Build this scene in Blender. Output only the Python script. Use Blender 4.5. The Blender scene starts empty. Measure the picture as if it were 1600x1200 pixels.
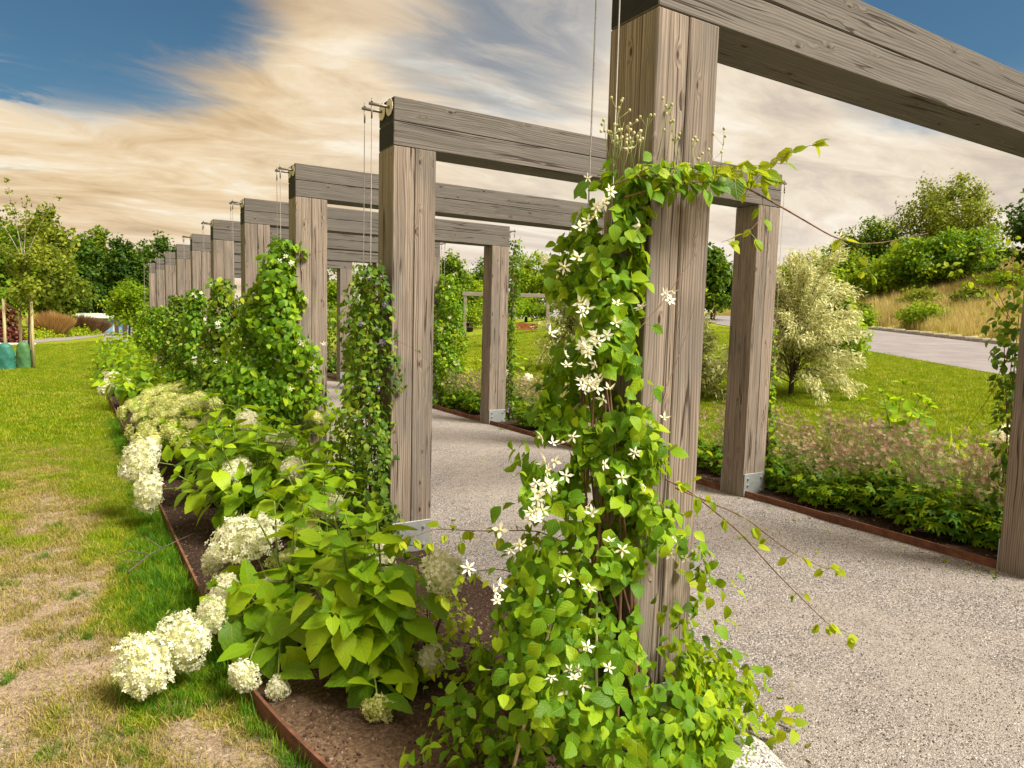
import bpy, math, random
import numpy as np
from mathutils import Vector, Matrix

scene = bpy.context.scene
COL = scene.collection
random.seed(7)
RNG = np.random.default_rng(11)
PI = math.pi
ordw = 'first second third fourth fifth sixth seventh eighth ninth'.split()

# ------------------------------------------------------------------ camera
cam_data = bpy.data.cameras.new('camera')
cam = bpy.data.objects.new('camera', cam_data)
COL.objects.link(cam)
scene.camera = cam
YAW, PITCH, ROLL = 0.55434, 0.09332, 0.02614
CAM = Vector((-1.6468, -1.7987, 1.55))
fwd = Vector((math.sin(YAW) * math.cos(PITCH), math.cos(YAW) * math.cos(PITCH), -math.sin(PITCH)))
rt = Vector((math.cos(YAW), -math.sin(YAW), 0))
up = rt.cross(fwd)
r2 = rt * math.cos(ROLL) + up * math.sin(ROLL)
u2 = -rt * math.sin(ROLL) + up * math.cos(ROLL)
cam.matrix_world = Matrix(((r2.x, u2.x, -fwd.x, CAM.x), (r2.y, u2.y, -fwd.y, CAM.y), (r2.z, u2.z, -fwd.z, CAM.z), (0, 0, 0, 1)))
cam_data.sensor_width = 36.0
cam_data.lens = 36.0 * 1083.12 / 1600.0
cam_data.clip_start = 0.05
cam_data.clip_end = 2000.0

# ------------------------------------------------------------------ exposure
scene.view_settings.view_transform = 'Standard'
scene.view_settings.look = 'None'
scene.view_settings.exposure = 2.6
scene.view_settings.gamma = 1.0
scene.view_settings.use_curve_mapping = False

# ------------------------------------------------------------------ node helper
def lin(r, g, b):
    f = lambda c: (c / 255 / 12.92) if c / 255 <= 0.04045 else ((c / 255 + 0.055) / 1.055) ** 2.4
    return (f(r), f(g), f(b), 1.0)

class NT:
    def __init__(self, tree):
        self.t = tree
        tree.nodes.clear()
    def n(self, typ, **kw):
        nd = self.t.nodes.new(typ)
        for k, v in kw.items():
            setattr(nd, k, v)
        return nd
    def l(self, a, b):
        self.t.links.new(a, b)
    def setin(self, nd, key, v):
        s = nd.inputs[key]
        if hasattr(v, 'is_linked') or hasattr(v, 'node'):
            self.l(v, s)
        else:
            s.default_value = v
    def math(self, op, a, b=0.0, c=None, clamp=False):
        nd = self.n('ShaderNodeMath', operation=op, use_clamp=clamp)
        self.setin(nd, 0, a); self.setin(nd, 1, b)
        if c is not None: self.setin(nd, 2, c)
        return nd.outputs[0]
    def vmath(self, op, a, b=(0, 0, 0)):
        nd = self.n('ShaderNodeVectorMath', operation=op)
        self.setin(nd, 0, a)
        if op == 'SCALE': self.setin(nd, 'Scale', b)
        else: self.setin(nd, 1, b)
        return nd.outputs['Value'] if op in ('DOT_PRODUCT', 'LENGTH', 'DISTANCE') else nd.outputs[0]
    def noise(self, vec, scale=5.0, detail=4.0, rough=0.55, dist=0.0):
        nd = self.n('ShaderNodeTexNoise')
        self.l(vec, nd.inputs['Vector'])
        nd.inputs['Scale'].default_value = scale; nd.inputs['Detail'].default_value = detail
        nd.inputs['Roughness'].default_value = rough; nd.inputs['Distortion'].default_value = dist
        return nd.outputs['Fac']
    def sstep(self, x, a, b, lo=0.0, hi=1.0):
        nd = self.n('ShaderNodeMapRange', interpolation_type='SMOOTHSTEP')
        self.setin(nd, 0, x)
        nd.inputs[1].default_value = a; nd.inputs[2].default_value = b
        nd.inputs[3].default_value = lo; nd.inputs[4].default_value = hi
        return nd.outputs[0]
    def mix(self, fac, a, b, mode='MIX'):
        nd = self.n('ShaderNodeMix', data_type='RGBA', blend_type=mode)
        self.setin(nd, 0, fac); self.setin(nd, 6, a); self.setin(nd, 7, b)
        return nd.outputs[2]
    def ramp(self, fac, stops):
        nd = self.n('ShaderNodeValToRGB')
        cr = nd.color_ramp
        while len(cr.elements) < len(stops): cr.elements.new(0.5)
        for e, (p, c) in zip(cr.elements, stops):
            e.position = p; e.color = c if len(c) == 4 else (*c, 1)
        self.l(fac, nd.inputs[0])
        return nd.outputs[0]
    def scale(self, vec, s):
        return self.vmath('MULTIPLY', vec, s)

# ------------------------------------------------------------------ world: physical sky behind streaked cloud
SUN_DIR = Vector((0.34, -0.52, 0.80)).normalized()
SUN_EL = math.asin(SUN_DIR.z)
SUN_AZ = math.atan2(SUN_DIR.x, SUN_DIR.y)
world = bpy.data.worlds.new('World')
scene.world = world
world.use_nodes = True
w = NT(world.node_tree)
sky = w.n('ShaderNodeTexSky', sky_type='NISHITA', sun_disc=False, sun_elevation=SUN_EL, sun_rotation=SUN_AZ)
sky.air_density = 1.0; sky.dust_density = 0.6; sky.ozone_density = 2.0
bg_sky = w.n('ShaderNodeBackground'); bg_sky.inputs[1].default_value = 0.05
skyc = w.mix(1.0, sky.outputs[0], lin(112, 134, 136), 'MULTIPLY')
w.l(skyc, bg_sky.inputs[0])
tc = w.n('ShaderNodeTexCoord')
d = w.vmath('NORMALIZE', tc.outputs['Generated'])
sep = w.n('ShaderNodeSeparateXYZ'); w.l(d, sep.inputs[0])
den = w.math('ADD', w.math('ABSOLUTE', sep.outputs[2]), 0.13)
cx = w.math('DIVIDE', sep.outputs[0], den); cy = w.math('DIVIDE', sep.outputs[1], den)
comb = w.n('ShaderNodeCombineXYZ'); w.l(cx, comb.inputs[0]); w.l(cy, comb.inputs[1])
mp = w.n('ShaderNodeMapping'); w.l(comb.outputs[0], mp.inputs[0])
mp.inputs['Rotation'].default_value = (0, 0, math.radians(-12))
mp.inputs['Scale'].default_value = (0.62, 1.25, 1.0)
P = mp.outputs[0]
warp = w.n('ShaderNodeTexNoise'); w.l(P, warp.inputs['Vector']); warp.inputs['Scale'].default_value = 0.9; warp.inputs['Detail'].default_value = 3
wv = w.vmath('SCALE', w.vmath('SUBTRACT', warp.outputs['Color'], (0.5, 0.5, 0.5)), 1.1)
P2 = w.vmath('ADD', P, wv)
f1 = w.noise(P2, 1.35, 12, 0.63, 0.25)
f2 = w.noise(w.vmath('ADD', P2, (7.3, 2.1, 0)), 2.4, 12, 0.62, 0.35)
f3 = w.noise(w.vmath('ADD', P2, (3.3, 9.1, 4.0)), 0.75, 4, 0.5, 0.2)
def blob(vec, inner, outer):
    v = Vector(vec).normalized()
    # the cloud deck's openings have wandering edges
    dd = w.vmath('DOT_PRODUCT', d, tuple(v))
    dd = w.math('ADD', dd, w.math('MULTIPLY', w.math('SUBTRACT', f1, 0.5), 0.075))
    return w.sstep(dd, math.cos(outer), math.cos(inner))
b1 = blob((0.0, 0.90, 0.43), 0.14, 0.285)
b2 = blob((0.82, 0.37, 0.435), 0.10, 0.275)
b3 = blob((0.46, 0.80, 0.38), 0.02, 0.20)
b4 = blob((-0.10, 0.94, 0.315), 0.03, 0.14)
open_ = w.math('MAXIMUM', w.math('MAXIMUM', b1, b4), w.math('MAXIMUM', b2, w.math('MULTIPLY', b3, 0.62)))
cov = w.math('SUBTRACT', w.math('ADD', w.math('MULTIPLY', w.math('SUBTRACT', f1, 0.5), 1.3), 0.78), w.math('MULTIPLY', open_, 0.95))
high = w.sstep(sep.outputs[2], 0.28, 0.75)
cov = w.math('SUBTRACT', cov, w.math('MULTIPLY', high, 0.12))
cov = w.sstep(cov, -0.12, 0.66)
tone = w.math('ADD', w.math('MULTIPLY', f2, 1.0), w.math('MULTIPLY', w.math('SUBTRACT', f1, 0.5), 0.55))
EXPO = 2.0 ** 2.6
def cl(r, g, b):
    c = lin(r, g, b); return (c[0] / EXPO, c[1] / EXPO, c[2] / EXPO, 1)
warm = w.ramp(tone, [(0.24, cl(196, 166, 128)), (0.40, cl(224, 195, 152)), (0.54, cl(243, 219, 182)), (0.68, cl(255, 245, 223))])
cool = w.ramp(tone, [(0.20, cl(190, 180, 172)), (0.36, cl(218, 205, 192)), (0.50, cl(240, 226, 206)), (0.64, cl(255, 245, 228))])
side = w.sstep(w.vmath('DOT_PRODUCT', d, (0.857, -0.515, 0.0)), -0.42, 0.12)
side = w.math('ADD', w.math('MULTIPLY', side, 0.85), w.math('MULTIPLY', w.math('SUBTRACT', f3, 0.5), 0.5), clamp=True)
cloud = w.mix(side, warm, cool)
low = w.sstep(w.math('ABSOLUTE', sep.outputs[2]), 0.17, 0.03)
lowf = w.math('MULTIPLY', low, w.math('ADD', w.math('MULTIPLY', side, 0.75), 0.25))
cloud = w.mix(w.math('MULTIPLY', lowf, 0.75), cloud, cl(250, 240, 232))
bg_cloud = w.n('ShaderNodeBackground'); w.l(cloud, bg_cloud.inputs[0]); bg_cloud.inputs[1].default_value = 1.0
mx = w.n('ShaderNodeMixShader'); w.l(cov, mx.inputs[0]); w.l(bg_sky.outputs[0], mx.inputs[1]); w.l(bg_cloud.outputs[0], mx.inputs[2])
wo = w.n('ShaderNodeOutputWorld'); w.l(mx.outputs[0], wo.inputs[0])

# ------------------------------------------------------------------ sun
sun_data = bpy.data.lights.new('sun', 'SUN')
sun_data.energy = 1.5
sun_data.angle = math.radians(22)
sun_data.color = (1.0, 0.93, 0.80)
sun = bpy.data.objects.new('sun', sun_data)
COL.objects.link(sun)
sun.rotation_euler = (-SUN_DIR).to_track_quat('-Z', 'Y').to_euler()
sun.location = (0, 0, 30)

# ================================================================== helpers
def tag(o, label=None, cat=None, group=None, kind=None):
    if label: o['label'] = label
    if cat: o['category'] = cat
    if group: o['group'] = group
    if kind: o['kind'] = kind
    return o

def empty(name, loc, label=None, cat=None, group=None, rz=0.0):
    o = bpy.data.objects.new(name, None)
    o.empty_display_size = 0.1
    COL.objects.link(o)
    o.location = loc; o.rotation_euler = (0, 0, rz)
    return tag(o, label, cat, group)

def link(name, mesh, parent=None, mat=None, M=None):
    if mat is not None and not mesh.materials: mesh.materials.append(mat)
    o = bpy.data.objects.new(name, mesh)
    COL.objects.link(o)
    if parent is not None: o.parent = parent
    if M is not None: o.matrix_basis = M
    return o

def np_mesh(name, V, F, mats=(), smooth=True, attrs=None, mat_idx=None):
    """V (n,3); F (m,k) one face size, or list of tuples."""
    me = bpy.data.meshes.new(name)
    V = np.asarray(V, dtype=np.float32)
    if isinstance(F, np.ndarray):
        m, k = F.shape
        me.vertices.add(len(V)); me.vertices.foreach_set('co', V.ravel())
        me.loops.add(m * k); me.loops.foreach_set('vertex_index', F.astype(np.int32).ravel())
        me.polygons.add(m); me.polygons.foreach_set('loop_start', np.arange(0, m * k, k, dtype=np.int32))
        if smooth: me.polygons.foreach_set('use_smooth', np.ones(m, dtype=bool))
        if mat_idx is not None: me.polygons.foreach_set('material_index', np.asarray(mat_idx, dtype=np.int32))
        me.update(calc_edges=True)
    else:
        me.from_pydata(V.tolist(), [], F)
        if smooth:
            me.polygons.foreach_set('use_smooth', np.ones(len(me.polygons), dtype=bool))
        if mat_idx is not None: me.polygons.foreach_set('material_index', np.asarray(mat_idx, dtype=np.int32))
    for k2, a in (attrs or {}).items():
        a = np.asarray(a, dtype=np.float32)
        if a.ndim == 1:
            at = me.attributes.new(k2, 'FLOAT', 'POINT'); at.data.foreach_set('value', a)
        else:
            at = me.attributes.new(k2, 'FLOAT_VECTOR', 'POINT'); at.data.foreach_set('vector', a.ravel())
    for mt in mats: me.materials.append(mt)
    return me

class MB:
    """collects simple shapes into one mesh"""
    def __init__(self): self.V = []; self.F = []; self.I = []
    def box(self, lo, hi, bev=0.0, mi=0):
        (x0, y0, z0), (x1, y1, z1) = lo, hi
        b = min(bev, (x1 - x0) / 2.01, (y1 - y0) / 2.01, (z1 - z0) / 2.01)
        n = len(self.V)
        if b <= 0:
            self.V += [(x, y, z) for z in (z0, z1) for y in (y0, y1) for x in (x0, x1)]
            for f in ((0, 2, 3, 1), (4, 5, 7, 6), (0, 1, 5, 4), (2, 6, 7, 3), (0, 4, 6, 2), (1, 3, 7, 5)):
                self.F.append(tuple(n + i for i in f)); self.I.append(mi)
            return
        idx = {}
        for sx in (0, 1):
            for sy in (0, 1):
                for sz in (0, 1):
                    X = (x0, x1)[sx]; Y = (y0, y1)[sy]; Z = (z0, z1)[sz]
                    ix = X + (b if sx == 0 else -b); iy = Y + (b if sy == 0 else -b); iz = Z + (b if sz == 0 else -b)
                    for a, p in (('x', (X, iy, iz)), ('y', (ix, Y, iz)), ('z', (ix, iy, Z))):
                        idx[(sx, sy, sz, a)] = len(self.V); self.V.append(p)
        def add(*k):
            self.F.append(tuple(idx[q] for q in k)); self.I.append(mi)
        for s in (0, 1):
            q = [(s, 0, 0, 'x'), (s, 1, 0, 'x'), (s, 1, 1, 'x'), (s, 0, 1, 'x')]; add(*(q if s else q[::-1]))
            q = [(0, s, 0, 'y'), (0, s, 1, 'y'), (1, s, 1, 'y'), (1, s, 0, 'y')]; add(*(q if s else q[::-1]))
            q = [(0, 0, s, 'z'), (1, 0, s, 'z'), (1, 1, s, 'z'), (0, 1, s, 'z')]; add(*(q if s else q[::-1]))
        for a in (0, 1):
            for c in (0, 1):
                q = [(a, c, 0, 'x'), (a, c, 1, 'x'), (a, c, 1, 'y'), (a, c, 0, 'y')]; add(*(q if a != c else q[::-1]))
                q = [(a, 0, c, 'x'), (a, 1, c, 'x'), (a, 1, c, 'z'), (a, 0, c, 'z')]; add(*(q if a == c else q[::-1]))
                q = [(0, a, c, 'y'), (1, a, c, 'y'), (1, a, c, 'z'), (0, a, c, 'z')]; add(*(q if a != c else q[::-1]))
        for sx in (0, 1):
            for sy in (0, 1):
                for sz in (0, 1):
                    q = [(sx, sy, sz, 'x'), (sx, sy, sz, 'y'), (sx, sy, sz, 'z')]
                    add(*(q if (sx + sy + sz) % 2 else q[::-1]))
    def tube(self, pts, rad, n=6, mi=0, cap=True):
        pts = [Vector(p) for p in pts]
        rs = rad if hasattr(rad, '__len__') else [rad] * len(pts)
        rings = []
        ref = Vector((0.31, 0.22, 0.92))
        for i, p in enumerate(pts):
            t = (pts[min(i + 1, len(pts) - 1)] - pts[max(i - 1, 0)])
            t = t.normalized() if t.length > 1e-9 else Vector((0, 0, 1))
            a = t.cross(ref)
            if a.length < 0.05: a = t.cross(Vector((1, 0, 0)))
            a.normalize(); bb = t.cross(a)
            ring = []
            for k in range(n):
                th = 2 * PI * k / n
                ring.append(len(self.V)); self.V.append(tuple(p + (a * math.cos(th) + bb * math.sin(th)) * rs[i]))
            rings.append(ring)
        for r0, r1 in zip(rings, rings[1:]):
            for k in range(n):
                self.F.append((r0[k], r0[(k + 1) % n], r1[(k + 1) % n], r1[k])); self.I.append(mi)
        if cap:
            self.F.append(tuple(rings[0][::-1])); self.I.append(mi)
            self.F.append(tuple(rings[-1])); self.I.append(mi)
    def ball(self, c, r, n=6, m=4, mi=0):
        c = Vector(c); rr = r if hasattr(r, '__len__') else (r, r, r)
        top = len(self.V); self.V.append((c.x, c.y, c.z + rr[2]))
        rows = []
        for j in range(1, m):
            ph = PI * j / m; row = []
            for k in range(n):
                th = 2 * PI * k / n
                row.append(len(self.V))
                self.V.append((c.x + rr[0] * math.sin(ph) * math.cos(th), c.y + rr[1] * math.sin(ph) * math.sin(th), c.z + rr[2] * math.cos(ph)))
            rows.append(row)
        bot = len(self.V); self.V.append((c.x, c.y, c.z - rr[2]))
        for k in range(n):
            self.F.append((top, rows[0][k], rows[0][(k + 1) % n])); self.I.append(mi)
            self.F.append((bot, rows[-1][(k + 1) % n], rows[-1][k])); self.I.append(mi)
        for a, b in zip(rows, rows[1:]):
            for k in range(n):
                self.F.append((a[k], b[k], b[(k + 1) % n], a[(k + 1) % n])); self.I.append(mi)
    def mesh(self, name, mats, smooth=False):
        return np_mesh(name, np.array(self.V), self.F, mats if isinstance(mats, (list, tuple)) else [mats], smooth, None, self.I)
    def obj(self, name, mats, parent=None, smooth=False, M=None):
        return link(name, self.mesh(name, mats, smooth), parent, None, M)

def unit(v):
    v = np.asarray(v, float); return v / (np.linalg.norm(v, axis=-1, keepdims=True) + 1e-9)

def frames(axis, nrm):
    """orthonormal frames (m,3,3): columns side, axis, normal"""
    a = unit(axis); n = nrm - (nrm * a).sum(-1, keepdims=True) * a
    n = unit(n); s = np.cross(a, n)
    return np.stack([s, a, n], axis=-1)

def stamp(tmpl, pos, fr, scl):
    """copies of a template (V,F,luv) -> one mesh's arrays"""
    V, F, UV = tmpl
    m = len(pos); nv = len(V)
    scl = np.asarray(scl, float)
    if scl.ndim == 1: scl = scl[:, None]
    L = V[None] * scl[:, :, None] if scl.shape[1] == 1 else V[None] * scl[:, None, :]
    W = np.einsum('mij,mvj->mvi', fr, L) + np.asarray(pos)[:, None, :]
    FF = (F[None] + (np.arange(m) * nv)[:, None, None]).reshape(-1, F.shape[1])
    return W.reshape(-1, 3), FF, np.tile(UV, (m, 1)), nv

def stamped_mesh(name, tmpl, pos, fr, scl, tint, mats, smooth=True):
    W, FF, UV, nv = stamp(tmpl, pos, fr, scl)
    return np_mesh(name, W, FF, mats, smooth, {'tint': np.repeat(tint, nv), 'luv': UV})

def frM(fr, pos, s):
    M = Matrix.Identity(4)
    for i in range(3):
        for j in range(3): M[i][j] = float(fr[i][j]) * s
        M[i][3] = float(pos[i])
    return M

# value noise
_T = RNG.random((256, 256))
def vnoise(x, y):
    x = np.asarray(x, float); y = np.asarray(y, float)
    xi = np.floor(x).astype(int); yi = np.floor(y).astype(int)
    fx = x - xi; fy = y - yi
    fx = fx * fx * (3 - 2 * fx); fy = fy * fy * (3 - 2 * fy)
    g = lambda a, b: _T[a % 256, b % 256]
    return (g(xi, yi) * (1 - fx) + g(xi + 1, yi) * fx) * (1 - fy) + (g(xi, yi + 1) * (1 - fx) + g(xi + 1, yi + 1) * fx) * fy
def fbm(x, y, o=4):
    s = 0; a = 0.5; t = 0
    for i in range(o):
        s = s + a * vnoise(np.asarray(x) * 2 ** i + 17.3 * i, np.asarray(y) * 2 ** i + 5.1 * i); t += a; a *= 0.5
    return s / t
def sm(a, b, x):
    t = np.clip((np.asarray(x, float) - a) / (b - a), 0, 1); return t * t * (3 - 2 * t)

# ------------------------------------------------------------------ terrain
NS, TS = np.array((0.856, -0.517)), np.array((0.517, 0.856))
def st(x, y): return np.asarray(x) * NS[0] + np.asarray(y) * NS[1], np.asarray(x) * TS[0] + np.asarray(y) * TS[1]
def road_z(t): return np.clip(0.586 + 0.046 * (np.clip(t, -40, 46) - 12), 0.0, 3)
ROAD0, ROAD1 = 10.3, 17.4
def ground_z(x, y):
    s, t = st(x, y)
    rz = road_z(t)
    lawn = rz * sm(-10, 9.6, s) * sm(5.2, 13, x)
    slope = np.clip(0.27 - 0.0088 * (t - 47), 0.10, 0.30)
    bank = slope * np.clip(s - 18.9, 0, 14) + 0.04 * np.clip(s - 32.9, 0, 60)
    on = sm(ROAD0 - 1.5, ROAD0 - 0.1, s)
    z = lawn * (1 - on) + rz * on + bank
    far = sm(26, 60, np.hypot(np.asarray(x) * 0.0, np.maximum(0, -np.asarray(x))))
    return z + 1.5 * far
def gz(x, y): return float(ground_z(x, y))

# ================================================================== materials
def new_mat(name):
    m = bpy.data.materials.new(name); m.use_nodes = True
    return m, NT(m.node_tree)

def finish(nt, base, rough=0.7, normal=None, metal=0.0, spec=0.4, trans=None, trans_fac=0.0):
    bs = nt.n('ShaderNodeBsdfPrincipled')
    nt.setin(bs, 'Base Color', base); nt.setin(bs, 'Roughness', rough); nt.setin(bs, 'Metallic', metal)
    nt.setin(bs, 'Specular IOR Level', spec)
    if normal is not None: nt.l(normal, bs.inputs['Normal'])
    out = nt.n('ShaderNodeOutputMaterial')
    if trans is not None:
        tr = nt.n('ShaderNodeBsdfTranslucent'); nt.setin(tr, 0, trans)
        if normal is not None: nt.l(normal, tr.inputs['Normal'])
        mxs = nt.n('ShaderNodeMixShader'); mxs.inputs[0].default_value = trans_fac
        nt.l(bs.outputs[0], mxs.inputs[1]); nt.l(tr.outputs[0], mxs.inputs[2]); nt.l(mxs.outputs[0], out.inputs[0])
    else:
        nt.l(bs.outputs[0], out.inputs[0])

def bump(nt, h, strength=0.4, dist=0.01, prev=None):
    b = nt.n('ShaderNodeBump'); b.inputs['Strength'].default_value = strength; b.inputs['Distance'].default_value = dist
    nt.l(h, b.inputs['Height'])
    if prev is not None: nt.l(prev, b.inputs['Normal'])
    return b.outputs[0]

def wood(name, c_dark, c_mid, c_light, end_col, grey=0.0):
    """timber whose grain runs along local X"""
    m, nt = new_mat(name)
    tco = nt.n('ShaderNodeTexCoord'); oi = nt.n('ShaderNodeObjectInfo')
    cmb = nt.n('ShaderNodeCombineXYZ')
    for i, k in enumerate((61.0, 23.0, 41.0)): nt.l(nt.math('MULTIPLY', oi.outputs['Random'], k), cmb.inputs[i])
    p = nt.vmath('ADD', tco.outputs['Object'], cmb.outputs[0])
    # knots: the grain flows round them
    vor = nt.n('ShaderNodeTexVoronoi', feature='F1'); nt.l(nt.scale(p, (5.0, 13.0, 13.0)), vor.inputs['Vector']); vor.inputs['Scale'].default_value = 1.0
    kd = vor.outputs['Distance']
    sepc = nt.n('ShaderNodeSeparateColor'); nt.l(vor.outputs['Color'], sepc.inputs[0])
    has = nt.math('GREATER_THAN', sepc.outputs[0], 0.42)
    knot = nt.math('MULTIPLY', nt.sstep(kd, 0.12, 0.05), has)
    halo = nt.math('MULTIPLY', nt.sstep(kd, 0.30, 0.08), has)
    pw = nt.vmath('ADD', p, nt.vmath('SCALE', nt.vmath('SUBTRACT', p, vor.outputs['Position']), 0.0))
    low = nt.n('ShaderNodeTexNoise'); nt.l(nt.scale(p, (1.3, 5.0, 5.0)), low.inputs['Vector']); low.inputs['Scale'].default_value = 1.0; low.inputs['Detail'].default_value = 2
    wob = nt.vmath('SCALE', nt.vmath('SUBTRACT', low.outputs['Color'], (0.5, 0.5, 0.5)), 0.045)
    q = nt.vmath('ADD', p, wob)
    hk = nt.n('ShaderNodeCombineXYZ'); nt.l(nt.math('MULTIPLY', halo, 0.009), hk.inputs[1]); nt.l(nt.math('MULTIPLY', halo, 0.009), hk.inputs[2])
    q = nt.vmath('ADD', q, hk.outputs[0])
    g1 = nt.noise(nt.scale(q, (1.4, 190, 190)), 1.0, 3, 0.6)
    g2 = nt.noise(nt.scale(q, (0.6, 66, 66)), 1.0, 5, 0.65)
    g3 = nt.noise(nt.scale(p, (1.0, 3.2, 3.2)), 1.0, 5, 0.65)
    wave = nt.n('ShaderNodeTexWave', wave_type='BANDS', bands_direction='DIAGONAL')
    nt.l(nt.scale(q, (0.25, 60, 60)), wave.inputs['Vector']); wave.inputs['Scale'].default_value = 0.8; wave.inputs['Distortion'].default_value = 3.5; wave.inputs['Detail'].default_value = 2
    grain = nt.math('ADD', nt.math('MULTIPLY', g1, 0.42), nt.math('ADD', nt.math('MULTIPLY', g2, 0.45), nt.math('MULTIPLY', wave.outputs['Fac'], 0.13)))
    col = nt.ramp(grain, [(0.33, c_dark), (0.47, c_mid), (0.62, c_light)])
    tone = nt.math('ADD', nt.math('MULTIPLY', oi.outputs['Random'], 0.22), 0.86)
    tcol = nt.n('ShaderNodeCombineColor'); [nt.l(tone, tcol.inputs[i]) for i in range(3)]
    col = nt.mix(1.0, col, tcol.outputs[0], 'MULTIPLY')
    # blotchy weathering
    col = nt.mix(nt.sstep(g3, 0.42, 0.66, 0.0, 0.6), col, lin(98, 94, 90))
    # drying cracks
    c1 = nt.noise(nt.scale(q, (0.35, 20, 20)), 1.0, 2, 0.5)
    crk = nt.sstep(nt.math('ABSOLUTE', nt.math('SUBTRACT', c1, 0.5)), 0.020, 0.005)
    cm = nt.sstep(nt.noise(nt.scale(p, (1.6, 9, 9)), 1.0, 2, 0.5), 0.47, 0.56)
    crk = nt.math('MULTIPLY', crk, cm)
    col = nt.mix(nt.math('MULTIPLY', crk, 0.85), col, lin(42, 32, 26))
    col = nt.mix(nt.math('MULTIPLY', halo, 0.18), col, lin(96, 76, 60))
    col = nt.mix(nt.math('MULTIPLY', knot, 0.9), col, lin(44, 30, 22))
    # end grain, soaked dark
    geo = nt.n('ShaderNodeNewGeometry')
    vt = nt.n('ShaderNodeVectorTransform', vector_type='NORMAL', convert_from='WORLD', convert_to='OBJECT'); nt.l(geo.outputs['True Normal'], vt.inputs[0])
    sx = nt.n('ShaderNodeSeparateXYZ'); nt.l(vt.outputs[0], sx.inputs[0])
    endm = nt.sstep(nt.math('ABSOLUTE', sx.outputs[0]), 0.8, 0.95)
    en = nt.noise(nt.scale(p, (5, 14, 40)), 1.0, 5, 0.6)
    ecol = nt.mix(en, end_col, tuple(min(1, c * 2.6) for c in end_col[:3]) + (1,))
    col = nt.mix(endm, col, ecol)
    h = nt.math('SUBTRACT', nt.math('ADD', nt.math('MULTIPLY', grain, 0.6), 0.4), nt.math('ADD', nt.math('MULTIPLY', crk, 1.0), nt.math('MULTIPLY', knot, 0.25)))
    finish(nt, col, 0.82, bump(nt, h, 0.5, 0.004), spec=0.25)
    return m

M_POST = wood('weathered_post_wood', lin(84, 73, 65), lin(124, 111, 100), lin(154, 141, 129), lin(46, 40, 36))
M_BEAM = wood('greyed_beam_wood', lin(64, 60, 57), lin(94, 89, 84), lin(118, 112, 106), lin(27, 26, 27))

def steel(name, c, rough, metal, spots=0.3):
    m, nt = new_mat(name); tco = nt.n('ShaderNodeTexCoord')
    a = nt.noise(tco.outputs['Object'], 22, 5, 0.6)
    b = nt.noise(tco.outputs['Object'], 90, 3, 0.6)
    col = nt.mix(nt.math('MULTIPLY', nt.sstep(a, 0.4, 0.65), spots), c, tuple(x * 0.55 for x in c[:3]) + (1,))
    finish(nt, col, nt.math('ADD', nt.math('MULTIPLY', b, 0.25), rough), bump(nt, b, 0.1, 0.002), metal)
    return m
M_GALV = steel('galvanised_steel', lin(168, 172, 174), 0.42, 0.6)
M_WIRE = steel('steel_wire', lin(128, 124, 117), 0.4, 0.7)
M_WASHER = steel('pale_washer', lin(205, 196, 182), 0.6, 0.0)
def rust():
    m, nt = new_mat('rusted_edging_steel'); tco = nt.n('ShaderNodeTexCoord')
    a = nt.noise(tco.outputs['Object'], 9, 7, 0.65); b = nt.noise(nt.scale(tco.outputs['Object'], (3, 3, 30)), 4, 5, 0.6)
    col = nt.ramp(nt.math('ADD', nt.math('MULTIPLY', a, 0.6), nt.math('MULTIPLY', b, 0.4)), [(0.32, lin(60, 40, 32)), (0.5, lin(104, 66, 48)), (0.68, lin(138, 96, 72))])
    finish(nt, col, 0.85, bump(nt, a, 0.3, 0.004), 0.1)
    return m
M_RUST = rust()

def leafmat(name, cols, trans, tf=0.35, rough=0.45, vein=0.35, nveins=7.0, veincol=None, spec=0.35):
    """cols: list of ramp stops picked by leaf (object random + tint attribute)"""
    m, nt = new_mat(name)
    oi = nt.n('ShaderNodeObjectInfo'); at = nt.n('ShaderNodeAttribute', attribute_name='tint')
    r = nt.math('FRACT', nt.math('ADD', oi.outputs['Random'], at.outputs['Fac']))
    col = nt.ramp(r, cols)
    normal = None
    if vein > 0:
        uv = nt.n('ShaderNodeAttribute', attribute_name='luv')
        s = nt.n('ShaderNodeSeparateXYZ'); nt.l(uv.outputs['Vector'], s.inputs[0])
        au = nt.math('ABSOLUTE', s.outputs[0])
        ph = nt.math('FRACT', nt.math('MULTIPLY', nt.math('SUBTRACT', s.outputs[1], nt.math('MULTIPLY', au, 0.45)), nveins))
        v1 = nt.sstep(nt.math('ABSOLUTE', nt.math('SUBTRACT', ph, 0.5)), 0.16, 0.02)
        v2 = nt.sstep(au, 0.10, 0.02)
        vv = nt.math('MAXIMUM', v1, v2)
        vc = veincol or (0.30, 0.36, 0.06, 1)
        col = nt.mix(nt.math('MULTIPLY', vv, vein), col, vc)
        nn = nt.noise(uv.outputs['Vector'], 9, 3, 0.6)
        h = nt.math('SUBTRACT', nt.math('MULTIPLY', nn, 0.5), nt.math('MULTIPLY', vv, 0.6))
        normal = bump(nt, h, 0.45, 0.004)
        col = nt.mix(nt.sstep(nn, 0.35, 0.75, 0.0, 0.35), col, nt.mix(0.5, col, trans))
    finish(nt, col, rough, normal, spec=spec, trans=nt.mix(0.55, col, trans), trans_fac=tf)
    return m

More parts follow.
